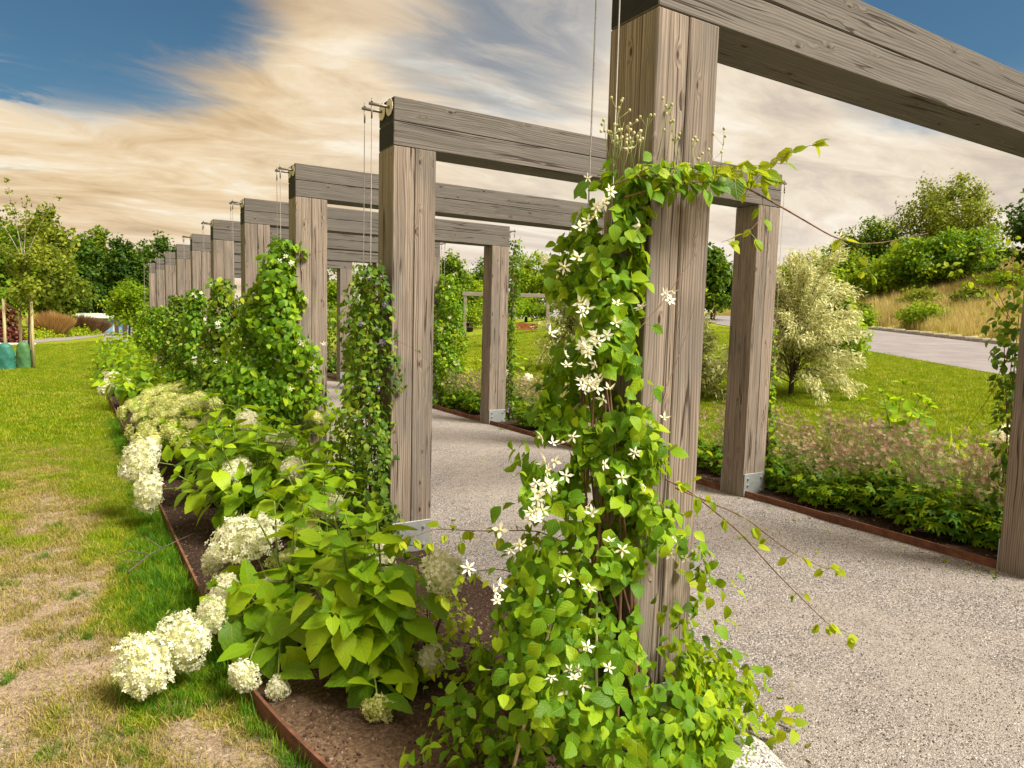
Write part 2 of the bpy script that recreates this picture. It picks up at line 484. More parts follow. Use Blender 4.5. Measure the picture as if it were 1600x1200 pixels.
G = lambda r, g, b: (r, g, b, 1)
M_HYD = leafmat('hydrangea_leaf', [(0.0, G(.032, .125, .006)), (0.28, G(.10, .25, .007)), (0.62, G(.22, .40, .009)), (1.0, G(.38, .52, .014))], G(.62, .78, .012), 0.44, 0.42, 0.30, spec=.2)
M_CLE = leafmat('clematis_leaf', [(0.0, G(.020, .090, .006)), (0.32, G(.055, .185, .007)), (0.65, G(.16, .32, .009)), (1.0, G(.36, .48, .012))], G(.46, .62, .012), 0.40, 0.4, 0.25, 5.0, spec=.2)
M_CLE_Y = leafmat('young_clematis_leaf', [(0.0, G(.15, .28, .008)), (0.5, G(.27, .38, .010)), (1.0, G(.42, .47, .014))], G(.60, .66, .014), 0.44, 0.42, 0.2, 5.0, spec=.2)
M_VINE_D = leafmat('dark_vine_leaf', [(0.0, G(.026, .075, .008)), (0.4, G(.06, .145, .010)), (0.8, G(.14, .235, .014)), (1.0, G(.25, .31, .02))], G(.36, .46, .02), 0.34, 0.5, 0.0, spec=.2)
M_PERE = leafmat('perennial_leaf', [(0.0, G(.035, .11, .007)), (0.45, G(.10, .23, .009)), (1.0, G(.28, .38, .012))], G(.4, .52, .02), 0.34, 0.45, 0.0, spec=.2)
M_TREE = leafmat('broadleaf_foliage', [(0.0, G(.030, .080, .006)), (0.4, G(.078, .155, .008)), (0.75, G(.16, .245, .010)), (1.0, G(.25, .33, .013))], G(.26, .38, .014), 0.32, 0.6, 0.0, spec=.12)
M_TREE_D = leafmat('dark_foliage', [(0.0, G(.018, .052, .008)), (0.5, G(.042, .098, .009)), (1.0, G(.10, .17, .011))], G(.17, .27, .014), 0.28, 0.6, 0.0, spec=.12)
M_TREE_Y = leafmat('light_foliage', [(0.0, G(.080, .165, .006)), (0.5, G(.18, .285, .008)), (1.0, G(.30, .385, .012))], G(.46, .6, .014), 0.40, 0.6, 0.0, spec=.12)
M_OLIVE = leafmat('olive_foliage', [(0.0, G(.065, .105, .010)), (0.5, G(.15, .20, .014)), (1.0, G(.28, .31, .03))], G(.40, .46, .03), 0.34, 0.6, 0.0, spec=.12)
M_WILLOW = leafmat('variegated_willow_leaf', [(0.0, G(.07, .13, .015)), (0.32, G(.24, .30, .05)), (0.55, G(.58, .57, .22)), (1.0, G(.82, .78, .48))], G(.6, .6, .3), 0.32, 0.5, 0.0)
M_GOLD = leafmat('golden_grass', [(0.0, G(.30, .17, .05)), (0.5, G(.46, .27, .09)), (1.0, G(.60, .40, .17))], G(.6, .4, .15), 0.35, 0.6, 0.0)
M_BROWNGR = leafmat('brown_grass', [(0.0, G(.10, .055, .03)), (0.5, G(.18, .10, .05)), (1.0, G(.28, .17, .08))], G(.3, .18, .08), 0.3, 0.6, 0.0)
M_REDLEAF = leafmat('dark_red_leaf', [(0.0, G(.06, .012, .012)), (0.5, G(.12, .025, .02)), (1.0, G(.2, .05, .03))], G(.25, .05, .03), 0.3, 0.5, 0.0)
M_MEADOW = leafmat('dry_meadow_grass', [(0.0, G(.32, .25, .06)), (0.4, G(.52, .42, .13)), (0.8, G(.66, .55, .24)), (1.0, G(.36, .37, .06))], G(.5, .4, .15), 0.35, 0.65, 0.0)
M_GRASS = leafmat('lawn_grass', [(0.0, G(.065, .16, .006)), (0.35, G(.14, .24, .007)), (0.7, G(.26, .325, .009)), (0.9, G(.38, .37, .03)), (1.0, G(.50, .42, .12))], G(.44, .50, .012), 0.38, 0.6, 0.0, spec=.1)
M_GRASS_L = leafmat('long_grass', [(0.0, G(.025, .11, .006)), (0.5, G(.07, .20, .008)), (1.0, G(.19, .30, .010))], G(.28, .48, .014), 0.36, 0.5, 0.0, spec=.15)
M_GRASS_DRY = leafmat('dry_grass', [(0.0, G(.16, .17, .02)), (0.5, G(.30, .25, .05)), (1.0, G(.44, .34, .14))], G(.4, .34, .1), 0.35, 0.6, 0.0)
M_PETAL = leafmat('white_petal', [(0.0, G(.60, .54, .34)), (0.12, G(.76, .74, .56)), (0.5, G(.84, .83, .70)), (1.0, G(.86, .86, .78))], G(.85, .85, .7), 0.35, 0.5, 0.0)
M_HEAD = leafmat('hydrangea_floret', [(0.0, G(.50, .54, .22)), (0.3, G(.70, .70, .42)), (0.6, G(.82, .81, .62)), (1.0, G(.87, .86, .74))], G(.82, .82, .58), 0.3, 0.55, 0.0)
M_HEAD_Y = leafmat('greenish_floret', [(0.0, G(.36, .44, .07)), (0.4, G(.54, .57, .15)), (0.8, G(.68, .68, .30)), (1.0, G(.78, .76, .46))], G(.6, .62, .2), 0.3, 0.55, 0.0)
M_STAMEN = leafmat('flower_centre', [(0.0, G(.62, .58, .16)), (1.0, G(.7, .66, .3))], G(.6, .6, .2), 0.2, 0.6, 0.0)
M_PURPLE = leafmat('purple_petal', [(0.0, G(.13, .06, .26)), (1.0, G(.26, .13, .42))], G(.3, .15, .45), 0.3, 0.5, 0.0)
M_DRYHEAD = leafmat('dried_flower', [(0.0, G(.16, .085, .045)), (0.4, G(.28, .16, .10)), (0.75, G(.42, .26, .18)), (1.0, G(.48, .40, .20))], G(.5, .35, .25), 0.3, 0.65, 0.0)
M_PINK = leafmat('pink_flower', [(0.0, G(.50, .18, .32)), (1.0, G(.66, .34, .46))], G(.6, .3, .4), 0.3, 0.55, 0.0)
M_BUD = leafmat('flower_bud', [(0.0, G(.40, .42, .16)), (1.0, G(.66, .62, .38))], G(.5, .5, .2), 0.2, 0.6, 0.0)

def plain(name, c1, c2, scale=12, rough=0.8, bumpd=0.004, strength=0.3, stretch=(1, 1, 1)):
    m, nt = new_mat(name); tco = nt.n('ShaderNodeTexCoord')
    a = nt.noise(nt.scale(tco.outputs['Object'], stretch), scale, 6, 0.62)
    finish(nt, nt.mix(nt.sstep(a, 0.3, 0.7), c1, c2), rough, bump(nt, a, strength, bumpd))
    return m
M_STEM = plain('green_stem', G(.10, .17, .03), G(.20, .26, .05), 30, 0.6)
M_VSTEM = plain('woody_vine_stem', lin(70, 48, 36), lin(126, 92, 66), 40, 0.8, stretch=(1, 1, 0.2))
M_BARK = plain('bark', lin(62, 52, 44), lin(104, 90, 76), 9, 0.9, 0.02, 0.5, (1, 1, 0.3))
M_BARK_P = plain('pale_bark', lin(120, 112, 96), lin(168, 158, 138), 9, 0.9, 0.01, 0.4, (1, 1, 0.3))
M_STAKE = plain('pale_stake_wood', lin(150, 132, 96), lin(196, 180, 140), 8, 0.8, 0.004, 0.3, (6, 6, 0.6))
M_BAGT = plain('teal_bag_fabric', lin(28, 84, 74), lin(48, 120, 104), 6, 0.6, 0.02, 0.5)
M_BAGG = plain('green_bag_fabric', lin(52, 92, 52), lin(76, 122, 70), 6, 0.6, 0.02, 0.5)
M_DARKWOOD = plain('dark_bollard_wood', lin(48, 38, 30), lin(86, 70, 56), 10, 0.85, 0.004, 0.3, (8, 8, 0.6))
M_BENCHTOP = plain('pale_bench_slat', lin(178, 172, 160), lin(212, 206, 196), 7, 0.7)
M_DARKMETAL = plain('dark_metal', lin(34, 34, 36), lin(54, 54, 56), 20, 0.5)
M_SHEDWALL = plain('shed_wall', lin(176, 168, 160), lin(204, 198, 190), 4, 0.8)
M_SHEDBRICK = plain('shed_brown_wall', lin(120, 92, 76), lin(150, 116, 96), 8, 0.85)
M_SHEDROOF = plain('pale_green_roof', lin(164, 184, 158), lin(196, 210, 188), 3, 0.6)
M_SHEDDOOR = plain('blue_shed_door', lin(88, 126, 160), lin(120, 156, 186), 4, 0.5)
M_ROADSTONE = plain('kerb_stone', lin(128, 122, 113), lin(168, 161, 150), 9, 0.85, 0.01)
M_SWING = plain('swing_beam_wood', lin(112, 104, 96), lin(158, 150, 140), 6, 0.8, 0.004, 0.3, (0.5, 8, 8))
M_SEATWOOD = plain('red_brown_seat', lin(120, 66, 40), lin(160, 96, 60), 6, 0.7)

def granite():
    m, nt = new_mat('granite'); tco = nt.n('ShaderNodeTexCoord')
    vor = nt.n('ShaderNodeTexVoronoi'); nt.l(tco.outputs['Object'], vor.inputs['Vector']); vor.inputs['Scale'].default_value = 160
    s = nt.n('ShaderNodeSeparateColor'); nt.l(vor.outputs['Color'], s.inputs[0])
    col = nt.ramp(s.outputs[0], [(0.0, lin(58, 56, 52)), (0.2, lin(118, 115, 110)), (0.6, lin(156, 154, 149)), (1.0, lin(186, 184, 180))])
    a = nt.noise(tco.outputs['Object'], 14, 6, 0.6)
    finish(nt, nt.mix(nt.sstep(a, 0.5, 0.8, 0, 0.4), col, lin(150, 130, 96)), 0.8, bump(nt, a, 0.5, 0.01))
    return m
M_GRANITE = granite()

def gravel():
    m, nt = new_mat('path_gravel'); geo = nt.n('ShaderNodeNewGeometry'); p = geo.outputs['Position']
    v1 = nt.n('ShaderNodeTexVoronoi'); nt.l(p, v1.inputs['Vector']); v1.inputs['Scale'].default_value = 150
    v2 = nt.n('ShaderNodeTexVoronoi'); nt.l(p, v2.inputs['Vector']); v2.inputs['Scale'].default_value = 270
    s1 = nt.n('ShaderNodeSeparateColor'); nt.l(v1.outputs['Color'], s1.inputs[0])
    s2 = nt.n('ShaderNodeSeparateColor'); nt.l(v2.outputs['Color'], s2.inputs[0])
    f = nt.math('ADD', nt.math('MULTIPLY', s1.outputs[0], 0.6), nt.math('MULTIPLY', s2.outputs[0], 0.4))
    col = nt.ramp(f, [(0.10, lin(56, 52, 51)), (0.36, lin(106, 100, 97)), (0.64, lin(142, 135, 131)), (0.92, lin(194, 188, 183))])
    big = nt.noise(p, 0.9, 5, 0.6); mid = nt.noise(p, 7, 4, 0.6)
    col = nt.mix(nt.sstep(big, 0.40, 0.62, 0.0, 0.55), col, lin(150, 140, 132))
    col = nt.mix(nt.sstep(mid, 0.52, 0.75, 0.0, 0.35), col, lin(106, 95, 89))
    h = nt.math('ADD', nt.math('SUBTRACT', 1.0, v1.outputs['Distance']), nt.math('MULTIPLY', nt.math('SUBTRACT', 1.0, v2.outputs['Distance']), 0.4))
    n1 = bump(nt, h, 0.9, 0.006); n2 = bump(nt, mid, 0.4, 0.02, n1)
    finish(nt, col, 0.85, n2, spec=0.3)
    return m
M_GRAVEL = gravel()
def pebble():
    m, nt = new_mat('loose_pebble'); oi = nt.n('ShaderNodeObjectInfo')
    col = nt.ramp(oi.outputs['Random'], [(0.0, lin(58, 53, 52)), (0.3, lin(102, 95, 92)), (0.6, lin(138, 130, 125)), (0.85, lin(180, 172, 166)), (1.0, lin(212, 206, 200))])
    finish(nt, col, 0.8, None, spec=0.3)
    return m
M_PEBBLE = pebble()
def chipmat():
    m, nt = new_mat('soil_crumb'); oi = nt.n('ShaderNodeObjectInfo')
    col = nt.ramp(oi.outputs['Random'], [(0.0, lin(58, 44, 36)), (0.5, lin(78, 60, 49)), (0.85, lin(100, 80, 66)), (1.0, lin(146, 126, 106))])
    finish(nt, col, 0.95, None, spec=0.1)
    return m
M_CHIP = chipmat()

def soil():
    m, nt = new_mat('bed_soil'); geo = nt.n('ShaderNodeNewGeometry'); p = geo.outputs['Position']
    s = nt.n('ShaderNodeSeparateXYZ'); nt.l(p, s.inputs[0])
    a = nt.noise(p, 5, 6, 0.65); b = nt.noise(p, 60, 4, 0.7); c = nt.noise(p, 1.3, 4, 0.6)
    dark = nt.ramp(b, [(0.3, lin(30, 23, 20)), (0.52, lin(56, 43, 36)), (0.72, lin(86, 69, 58))])
    sand = nt.ramp(b, [(0.3, lin(70, 55, 43)), (0.5, lin(100, 80, 62)), (0.72, lin(134, 112, 92))])
    # sandier soil lies at the open end of the bed
    f = nt.math('ADD', s.outputs[1], nt.math('MULTIPLY', nt.math('SUBTRACT', c, 0.5), 1.6))
    fx = nt.math('ADD', f, nt.math('MULTIPLY', nt.math('ADD', s.outputs[0], 0.75), 0.9))
    col = nt.mix(nt.sstep(fx, 1.1, 0.3), dark, sand)
    n1 = bump(nt, b, 0.8, 0.01); n2 = bump(nt, a, 0.6, 0.03, n1)
    finish(nt, col, 0.95, n2, spec=0.1)
    return m
M_SOIL = soil()

def lawn():
    m, nt = new_mat('lawn_ground'); geo = nt.n('ShaderNodeNewGeometry'); p = geo.outputs['Position']
    sa = nt.n('ShaderNodeAttribute', attribute_name='sand'); me_ = nt.n('ShaderNodeAttribute', attribute_name='meadow')
    a = nt.noise(p, 0.55, 5, 0.6); b = nt.noise(p, 6, 5, 0.65); c = nt.noise(p, 45, 4, 0.7); e = nt.noise(p, 160, 3, 0.7)
    gm = nt.math('ADD', nt.math('MULTIPLY', b, 0.45), nt.math('ADD', nt.math('MULTIPLY', c, 0.35), nt.math('MULTIPLY', a, 0.2)))
    grass = nt.ramp(gm, [(0.32, G(.075, .125, .005)), (0.46, G(.15, .195, .007)), (0.58, G(.22, .245, .009)), (0.72, G(.31, .29, .04))])
    fine = nt.math('ADD', nt.math('MULTIPLY', c, 0.5), nt.math('MULTIPLY', e, 0.5))
    sand = nt.ramp(fine, [(0.32, lin(80, 67, 54)), (0.46, lin(126, 109, 90)), (0.58, lin(158, 140, 118)), (0.70, lin(196, 180, 159))])
    thatch = nt.ramp(fine, [(0.3, G(.16, .15, .02)), (0.55, G(.32, .28, .04)), (0.75, G(.45, .38, .12))])
    col = nt.mix(nt.sstep(sa.outputs['Fac'], 0.12, 0.42), grass, thatch)
    sf = nt.math('ADD', sa.outputs['Fac'], nt.math('MULTIPLY', nt.math('SUBTRACT', b, 0.5), 1.5))
    col = nt.mix(nt.sstep(sf, 0.40, 0.66), col, sand)
    md = nt.ramp(gm, [(0.35, G(.26, .22, .05)), (0.5, G(.40, .33, .10)), (0.66, G(.50, .42, .17))])
    col = nt.mix(me_.outputs['Fac'], col, md)
    h = nt.math('ADD', nt.math('MULTIPLY', c, 0.6), nt.math('MULTIPLY', e, 0.4))
    n1 = bump(nt, h, 0.7, 0.02)
    finish(nt, col, 0.92, n1, spec=0.15)
    return m
M_LAWN = lawn()
def asphalt():
    m, nt = new_mat('road_asphalt'); geo = nt.n('ShaderNodeNewGeometry'); p = geo.outputs['Position']
    a = nt.noise(p, 1.2, 6, 0.6); b = nt.noise(p, 70, 3, 0.7)
    f = nt.math('ADD', nt.math('MULTIPLY', a, 0.6), nt.math('MULTIPLY', b, 0.4))
    col = nt.ramp(f, [(0.3, lin(104, 98, 100)), (0.5, lin(122, 116, 117)), (0.7, lin(140, 134, 135))])
    finish(nt, col, 0.85, bump(nt, b, 0.4, 0.006))
    return m
M_ROAD = asphalt()

# ================================================================== the ground
def axis(parts):
    out = []
    for a, b, s in parts:
        n = max(1, int(round((b - a) / s))); out += list(np.linspace(a, b, n, endpoint=False))
    out.append(parts[-1][1]); return np.array(out)
gx = axis([(-420, -60, 30), (-60, -12, 4), (-12, -4.2, .6), (-4.2, -1.0, .06), (-1.0, 3.4, .55), (3.4, 16, .6), (16, 70, 1.0), (70, 130, 4), (130, 420, 29)])
gy = axis([(-200, -30, 34), (-30, -2, 2), (-2, 8, .08), (8, 16, .2), (16, 70, 1.0), (70, 130, 4), (130, 420, 29)])
X, Y = np.meshgrid(gx, gy, indexing='ij')
Z = ground_z(X, Y)
def sandy(x, y):
    n1 = fbm(x * 0.9 + 3, y * 0.7 + 8, 4); n2 = fbm(x * 3.1, y * 2.4 + 40, 3)
    base = 1.05 - 0.085 * (np.asarray(y) - 0.2)             # worn near the camera end, healing further off
    base = base - 1.2 * sm(-1.75, -1.25, np.asarray(x) + 0.03 * np.asarray(y)) * sm(0.2, 1.9, y)
    v = base + (n1 - 0.5) * 2.0 + (n2 - 0.5) * 1.5 - 0.16
    v = np.where(np.asarray(x) > 0.2, 0.0, v) - 1.2 * sm(-3.4, -5.0, x)
    return np.clip(v, 0, 1)
SAND = sandy(X, Y)
ss, tt = st(X, Y)
MEAD = sm(18.6, 19.4, ss) * 0.95
hump = np.where((X < -1.0) & (X > -6) & (Y < 16) & (Y > -3), (fbm(X * 5, Y * 5, 3) - 0.5) * 0.045 + (fbm(X * 1.2, Y * 1.2, 2) - 0.5) * 0.05, 0)
hump = hump * sm(-1.1, -1.3, X)
Z = Z + hump - np.where((X > -1.02) & (X < 5.2) & (Y > -6) & (Y < 36), 0.05, 0.0)
nx, ny = len(gx), len(gy)
ii = np.arange(nx * ny).reshape(nx, ny)
FQ = np.stack([ii[:-1, :-1], ii[1:, :-1], ii[1:, 1:], ii[:-1, 1:]], -1).reshape(-1, 4)
ground = link('lawn', np_mesh('lawn', np.stack([X, Y, Z], -1).reshape(-1, 3), FQ, [M_LAWN], True, {'sand': SAND.ravel(), 'meadow': MEAD.ravel()}))
tag(ground, 'sunlit lawn with worn sandy patches, running up to the meadow', kind='structure')

def sheet(name, xs, ys, zf, mat, label):
    X, Y = np.meshgrid(xs, ys, indexing='ij'); Z = zf(X, Y)
    i = np.arange(X.size).reshape(X.shape)
    F = np.stack([i[:-1, :-1], i[1:, :-1], i[1:, 1:], i[:-1, 1:]], -1).reshape(-1, 4)
    o = link(name, np_mesh(name, np.stack([X, Y, Z], -1).reshape(-1, 3), F, [mat]))
    return tag(o, label, kind='structure')
sheet('gravel_path', axis([(0.275, 3.395, 0.12)]), axis([(-8, 6, 0.12), (6, 52, 1)]), lambda x, y: 0.004 + (fbm(x * 2.2, y * 2.2, 3) - 0.5) * 0.022, M_GRAVEL, 'gravel path running between the pergola posts')
def bed_left_edge(y):
    y = np.asarray(y, float)
    far = -1.14 - 0.016 * np.clip(y - 1.2, 0, 13)
    return far + 0.21 * np.clip((1.25 - y), 0, 3) ** 1.6 * 0.75
def bed_sheet():
    ys = axis([(-0.62, 7, 0.045), (7, 21.4, 0.25)]); us = np.linspace(0, 1, 30)
    E = bed_left_edge(ys) + 0.004
    Xb = E[:, None] + (0.27 - E)[:, None] * us[None]; Yb = np.repeat(ys[:, None], len(us), 1)
    Zb = 0.025 + (fbm(Xb * 3, Yb * 3, 4) - 0.5) * 0.07 + (fbm(Xb * 14, Yb * 14, 2) - 0.5) * 0.02
    i = np.arange(Xb.size).reshape(Xb.shape)
    F = np.stack([i[:-1, :-1], i[:-1, 1:], i[1:, 1:], i[1:, :-1]], -1).reshape(-1, 4)
    return tag(link('planting_soil', np_mesh('planting_soil', np.stack([Xb, Yb, Zb], -1).reshape(-1, 3), F, [M_SOIL])), 'bare brown soil of the hydrangea bed', kind='structure')
bed_sheet()
sheet('planting_soil', axis([(3.412, 4.9, 0.1)]), axis([(-4, 10, 0.1), (10, 30, 0.5)]), lambda x, y: 0.03 + (fbm(x * 3, y * 3, 4) - 0.5) * 0.06, M_SOIL, 'dark soil of the bed across the path')

def strip_along(name, s0, s1, t0, t1, dz, mat, label, n=60, h=0.0):
    ts = np.linspace(t0, t1, n); mb = MB(); V = []; F = []
    for t in ts:
        z = float(road_z(t)) + dz
        for s, zz in ((s0, z - 0.3 if h else z), (s0, z + h), (s1, z + h), (s1, z - 0.3 if h else z)):
            V.append((s * NS[0] + t * TS[0], s * NS[1] + t * TS[1], zz))
    for i in range(n - 1):
        a, b = i * 4, i * 4 + 4
        if h: F += [(a, b, b + 1, a + 1), (a + 2, b + 2, b + 3, a + 3)]
        F.append((a + 1, b + 1, b + 2, a + 2))
    return link(name, np_mesh(name, np.array(V), F, [mat], False))
tag(strip_along('road', ROAD0, ROAD1, -30, 110, 0.02, M_ROAD, ''), 'grey asphalt road climbing past the meadow', kind='structure')
# kerb stones, one piece each along the far side of the road
kerb = empty('road_kerb', (ROAD1 * NS[0] + 20 * TS[0], ROAD1 * NS[1] + 20 * TS[1], gz(24.4, 8.5)), 'pale stone kerb between the road and the dry meadow', 'kerb')
kmb = MB(); kmb.box((0.0, -0.485, -0.2), (0.55, 0.485, 0.15), 0.02)
kme = kmb.mesh('kerb_stone', [M_ROADSTONE])
rotk = Matrix.Rotation(math.atan2(NS[1], NS[0]), 4, 'Z')
for i in range(48):
    t = 8 + i * 1.0
    o = link('kerb_stone', kme, kerb)
    pos = Vector((ROAD1 * NS[0] + t * TS[0], ROAD1 * NS[1] + t * TS[1], float(road_z(t)) + random.uniform(-.006, .006)))
    o.matrix_basis = Matrix.Translation(pos - kerb.location) @ rotk

# far paths on the left
def poly_path(name, near, far, label):
    V = [(*p, gz(*p) + 0.012) for p in near] + [(*p, gz(*p) + 0.012) for p in far]
    n = len(near); F = [(i, i + 1, n + i + 1, n + i) for i in range(n - 1)]
    return tag(link(name, np_mesh(name, np.array(V), F, [M_GRAVEL], False)), label, kind='structure')
poly_path('cross_path', [(-14, 27), (-4.5, 32.6), (-3.5, 33.9), (-2.2, 37.2), (-1.2, 41.5), (-.7, 44.5), (0.6, 45.5), (6, 47)],
          [(-15, 31.6), (-4.9, 37.2), (-3.8, 39.0), (-2.6, 43.0), (-1.7, 47.2), (-1.0, 49.2), (0.7, 49.6), (6, 51)], 'pale path curving past the far bollards')
poly_path('cross_path', [(.25, 21.5), (-.3, 28), (-.9, 36), (-0.6, 46)], [(.9, 21.5), (1.2, 28), (1.4, 36), (1.2, 46)], 'pale path joining the far end of the pergola')

# corten edging
def edging(name, pts, h, label, z0=-0.12, th=0.012):
    n = len(pts); V = []; F = []
    P = [Vector((x, y, 0)) for x, y in pts]
    for i, p in enumerate(P):
        t = (P[min(i + 1, n - 1)] - P[max(i - 1, 0)]).normalized(); nn = Vector((-t.y, t.x, 0)) * th / 2
        for q, z in ((p - nn, z0), (p - nn, h), (p + nn, h), (p + nn, z0)): V.append((q.x, q.y, z))
    for i in range(n - 1):
        a, b = 4 * i, 4 * i + 4
        for k in range(4): F.append((a + k, b + k, b + (k + 1) % 4, a + (k + 1) % 4))
    F += [(0, 1, 2, 3), tuple(4 * (n - 1) + k for k in (3, 2, 1, 0))]
    me = np_mesh(name, np.array(V), F, [M_RUST], False)
    return tag(link(name, me), label, 'edging')
ys = axis([(-0.62, 2, 0.06), (2, 21.4, 0.4)])
edging('steel_edging', [(float(bed_left_edge(y)), float(y)) for y in ys], 0.075, 'rusty steel edging strip between the lawn and hydrangea bed')
edging('steel_edging', [(3.402, float(y)) for y in axis([(-4, 30, 0.5)])], 0.062, 'rusty steel edging strip along the far side of the gravel path')
edging('steel_edging', [(0.273, float(y)) for y in axis([(-0.6, 21.4, 0.5)])], 0.03, 'low rusty edging between gravel path and hydrangea bed')

# ================================================================== pergola frames
W_, H_, HB, AX, AY, DD = 3.657, 2.886, 0.2904, 0.288, 0.249, 2.3116
def timber_mesh(name, L, wy, wz, mat, warp=0.0):
    mb = MB(); mb.box((0, 0, 0), (L, wy, wz), 0.004)
    return mb.mesh(name, [mat])
g_ = 0.0035
ptw = AX / 2 - g_ / 2
ME_POST = timber_mesh('post_timber', H_ - HB - 0.002, ptw, AY, M_POST)      # local X up the post
ME_BEAM = timber_mesh('beam_timber', W_, AY, HB / 2 - g_ / 2, M_BEAM)
# local frame of a post timber: X -> world Z, Y -> world X, Z -> world Y
RP = Matrix(((0, 1, 0, 0), (0, 0, 1, 0), (1, 0, 0, 0), (0, 0, 0, 1)))
pm = MB(); pm.box((0.006, -0.0075, 0.01), (AX - 0.004, 0.0, 0.215), 0.0015)
ME_PLATE = pm.mesh('anchor_plate', [M_GALV])
bm_ = MB(); bm_.tube([(0, 0, 0), (0, -0.006, 0)], 0.013, 6); bm_.tube([(0, -0.006, 0), (0, -0.014, 0)], 0.007, 8)
ME_BOLT = bm_.mesh('bolt', [M_GALV])
br = MB(); br.tube([(-0.135, 0, 0), (0.06, 0, 0)], 0.0095, 8)
br.tube([(-0.118, 0, -0.012), (-0.118, 0, 0.034)], 0.004, 6); br.tube([(-0.118, 0, 0.010), (-0.118, 0, 0.018)], 0.008, 6)
ME_BAR = br.mesh('cable_bar', [M_WIRE], True)
wa = MB(); wa.tube([(-0.004, 0, 0), (0.0, 0, 0)], 0.052, 20)
ME_WASH = wa.mesh('washer', [M_WASHER])
ordinal = ['nearest', 'second', 'third', 'fourth', 'fifth', 'sixth', 'seventh', 'eighth', 'ninth', 'farthest']
for k in range(10):
    y0 = k * DD
    lab = {0: 'nearest timber pergola frame, its beam leaving the picture', 9: 'farthest timber pergola frame at the end of the gravel path'}.get(k, ordinal[k] + ' timber pergola frame counted from the near end of the path')
    fr = empty('pergola_frame', (0, y0, 0), lab, 'pergola frame', 'timber pergola frames over the path')
    jz = lambda a=0.002: random.uniform(-a, a)
    for x0 in (0.0, W_ - AX):
        for j in range(2):
            o = link('post_timber', ME_POST, fr)
            o.matrix_basis = Matrix.Translation((x0 + j * (ptw + g_), jz(), 0.0)) @ RP
        pl = link('anchor_plate', ME_PLATE, fr, M=Matrix.Translation((x0, -0.003, 0)))
        for bx in (0.055, AX - 0.055):
            for bz in (0.05, 0.11, 0.17):
                if bz == 0.11 and bx > 0.1: continue
                link('bolt', ME_BOLT, pl, M=Matrix.Translation((bx, -0.0075, bz)))
        pb = link('anchor_plate', ME_PLATE, fr, M=Matrix.Translation((x0 + AX, AY + 0.003, 0)) @ Matrix.Rotation(PI, 4, 'Z'))
    for j in range(2):
        link('beam_timber', ME_BEAM, fr, M=Matrix.Translation((jz() , jz(0.0015), H_ - HB + j * (HB / 2 + g_ / 2))))
    for side in (-1, 1):
        for yy in (0.062, 0.187):
            Mb = Matrix.Translation((0.0 if side < 0 else W_, yy, H_ - 0.055))
            if side > 0: Mb = Mb @ Matrix.Rotation(PI, 4, 'Z')
            b = link('cable_bar', ME_BAR, fr, M=Mb)
            link('washer', ME_WASH, b, M=Matrix.Translation((-0.003, 0, 0)))
            xb = -0.118 if side < 0 else W_ + 0.118
            mb = MB()
            lx = random.uniform(-0.01, 0.015)
            gx_ = xb + side * lx
            mb.tube([(xb, yy, H_ - 0.06), (xb, yy, H_ - 0.14)], 0.0055, 6)
            mb.tube([(xb, yy, H_ - 0.14), (gx_, yy, 0.02)], 0.0028, 5)
            mb.obj('wire_cable', [M_WIRE], fr, True)

# ================================================================== leaf templates
def leaf_tmpl(width=0.7, nseg=6, heart=0.08, tip=1.0, fold=0.18, droop=0.25, serr=0.0, curl=0.05):
    """ovate leaf, length 1 along +Y from the stalk, quads"""
    ts = np.linspace(0, 1, nseg + 1); V = []; UV = []
    for i, t in enumerate(ts):
        if t < .36: prof = math.sin(PI / 2 * t / .36) ** .62
        else: prof = math.cos(PI / 2 * (t - .36) / .64) ** .92 * (1 - .10 * math.sin(PI * (t - .36) / .64))
        hw = width / 2 * max(prof, 0)
        if i == 0: hw = width * 0.16
        if serr and 0 < i < nseg: hw *= 1 + (serr if i % 2 else -serr)
        for u in (-1, -0.5, 0, 0.5, 1):
            x = u * hw
            y = t - (heart * (abs(u) ** 1.5) * (1 - t) ** 3)
            z = abs(x) * fold * 2 * (1 - 0.3 * t) - droop * t * t - curl * (u * u) * hw * 3 * t
            V.append((x, y, z)); UV.append((u * hw / (width / 2) , t, 0))
    F = []
    for i in range(nseg):
        for j in range(4):
            a = i * 5 + j; F.append((a, a + 1, a + 6, a + 5))
    return np.array(V), np.array(F), np.array(UV)
def mini_leaf(width=0.6, fold=0.15, droop=0.2):
    w2 = width / 2; z = fold * width
    V = np.array([(0, 0, 0), (-w2 * .86, .24, z), (-w2, .48, z), (-w2 * .6, .78, z * .3 - droop * .5), (0, 1, -droop), (w2 * .6, .78, z * .3 - droop * .5), (w2, .48, z), (w2 * .86, .24, z), (0, .5, 0)])
    F = np.array([(0, 8, 2, 1), (8, 4, 3, 2), (0, 7, 6, 8), (8, 6, 5, 4)])
    UV = np.array([(0, 0, 0), (-.86, .24, 0), (-1, .48, 0), (-.6, .78, 0), (0, 1, 0), (.6, .78, 0), (1, .48, 0), (.86, .24, 0), (0, .5, 0)], float)
    return V, F, UV
def kite_leaf(width=0.6, fold=0.15, droop=0.2):
    V = np.array([(0, 0, 0), (-width / 2, .42, fold * width), (0, .5, 0), (width / 2, .42, fold * width), (0, 1, -droop)])
    return V, np.array([(0, 2, 4, 1), (0, 3, 4, 2)]), np.array([(0, 0, 0), (-1, .4, 0), (0, .5, 0), (1, .4, 0), (0, 1, 0)], float)
def tmesh(name, tm, mat, zero_tint=True):
    return np_mesh(name, tm[0], tm[1], [mat], True, {'luv': tm[2], 'tint': np.zeros(len(tm[0]))})
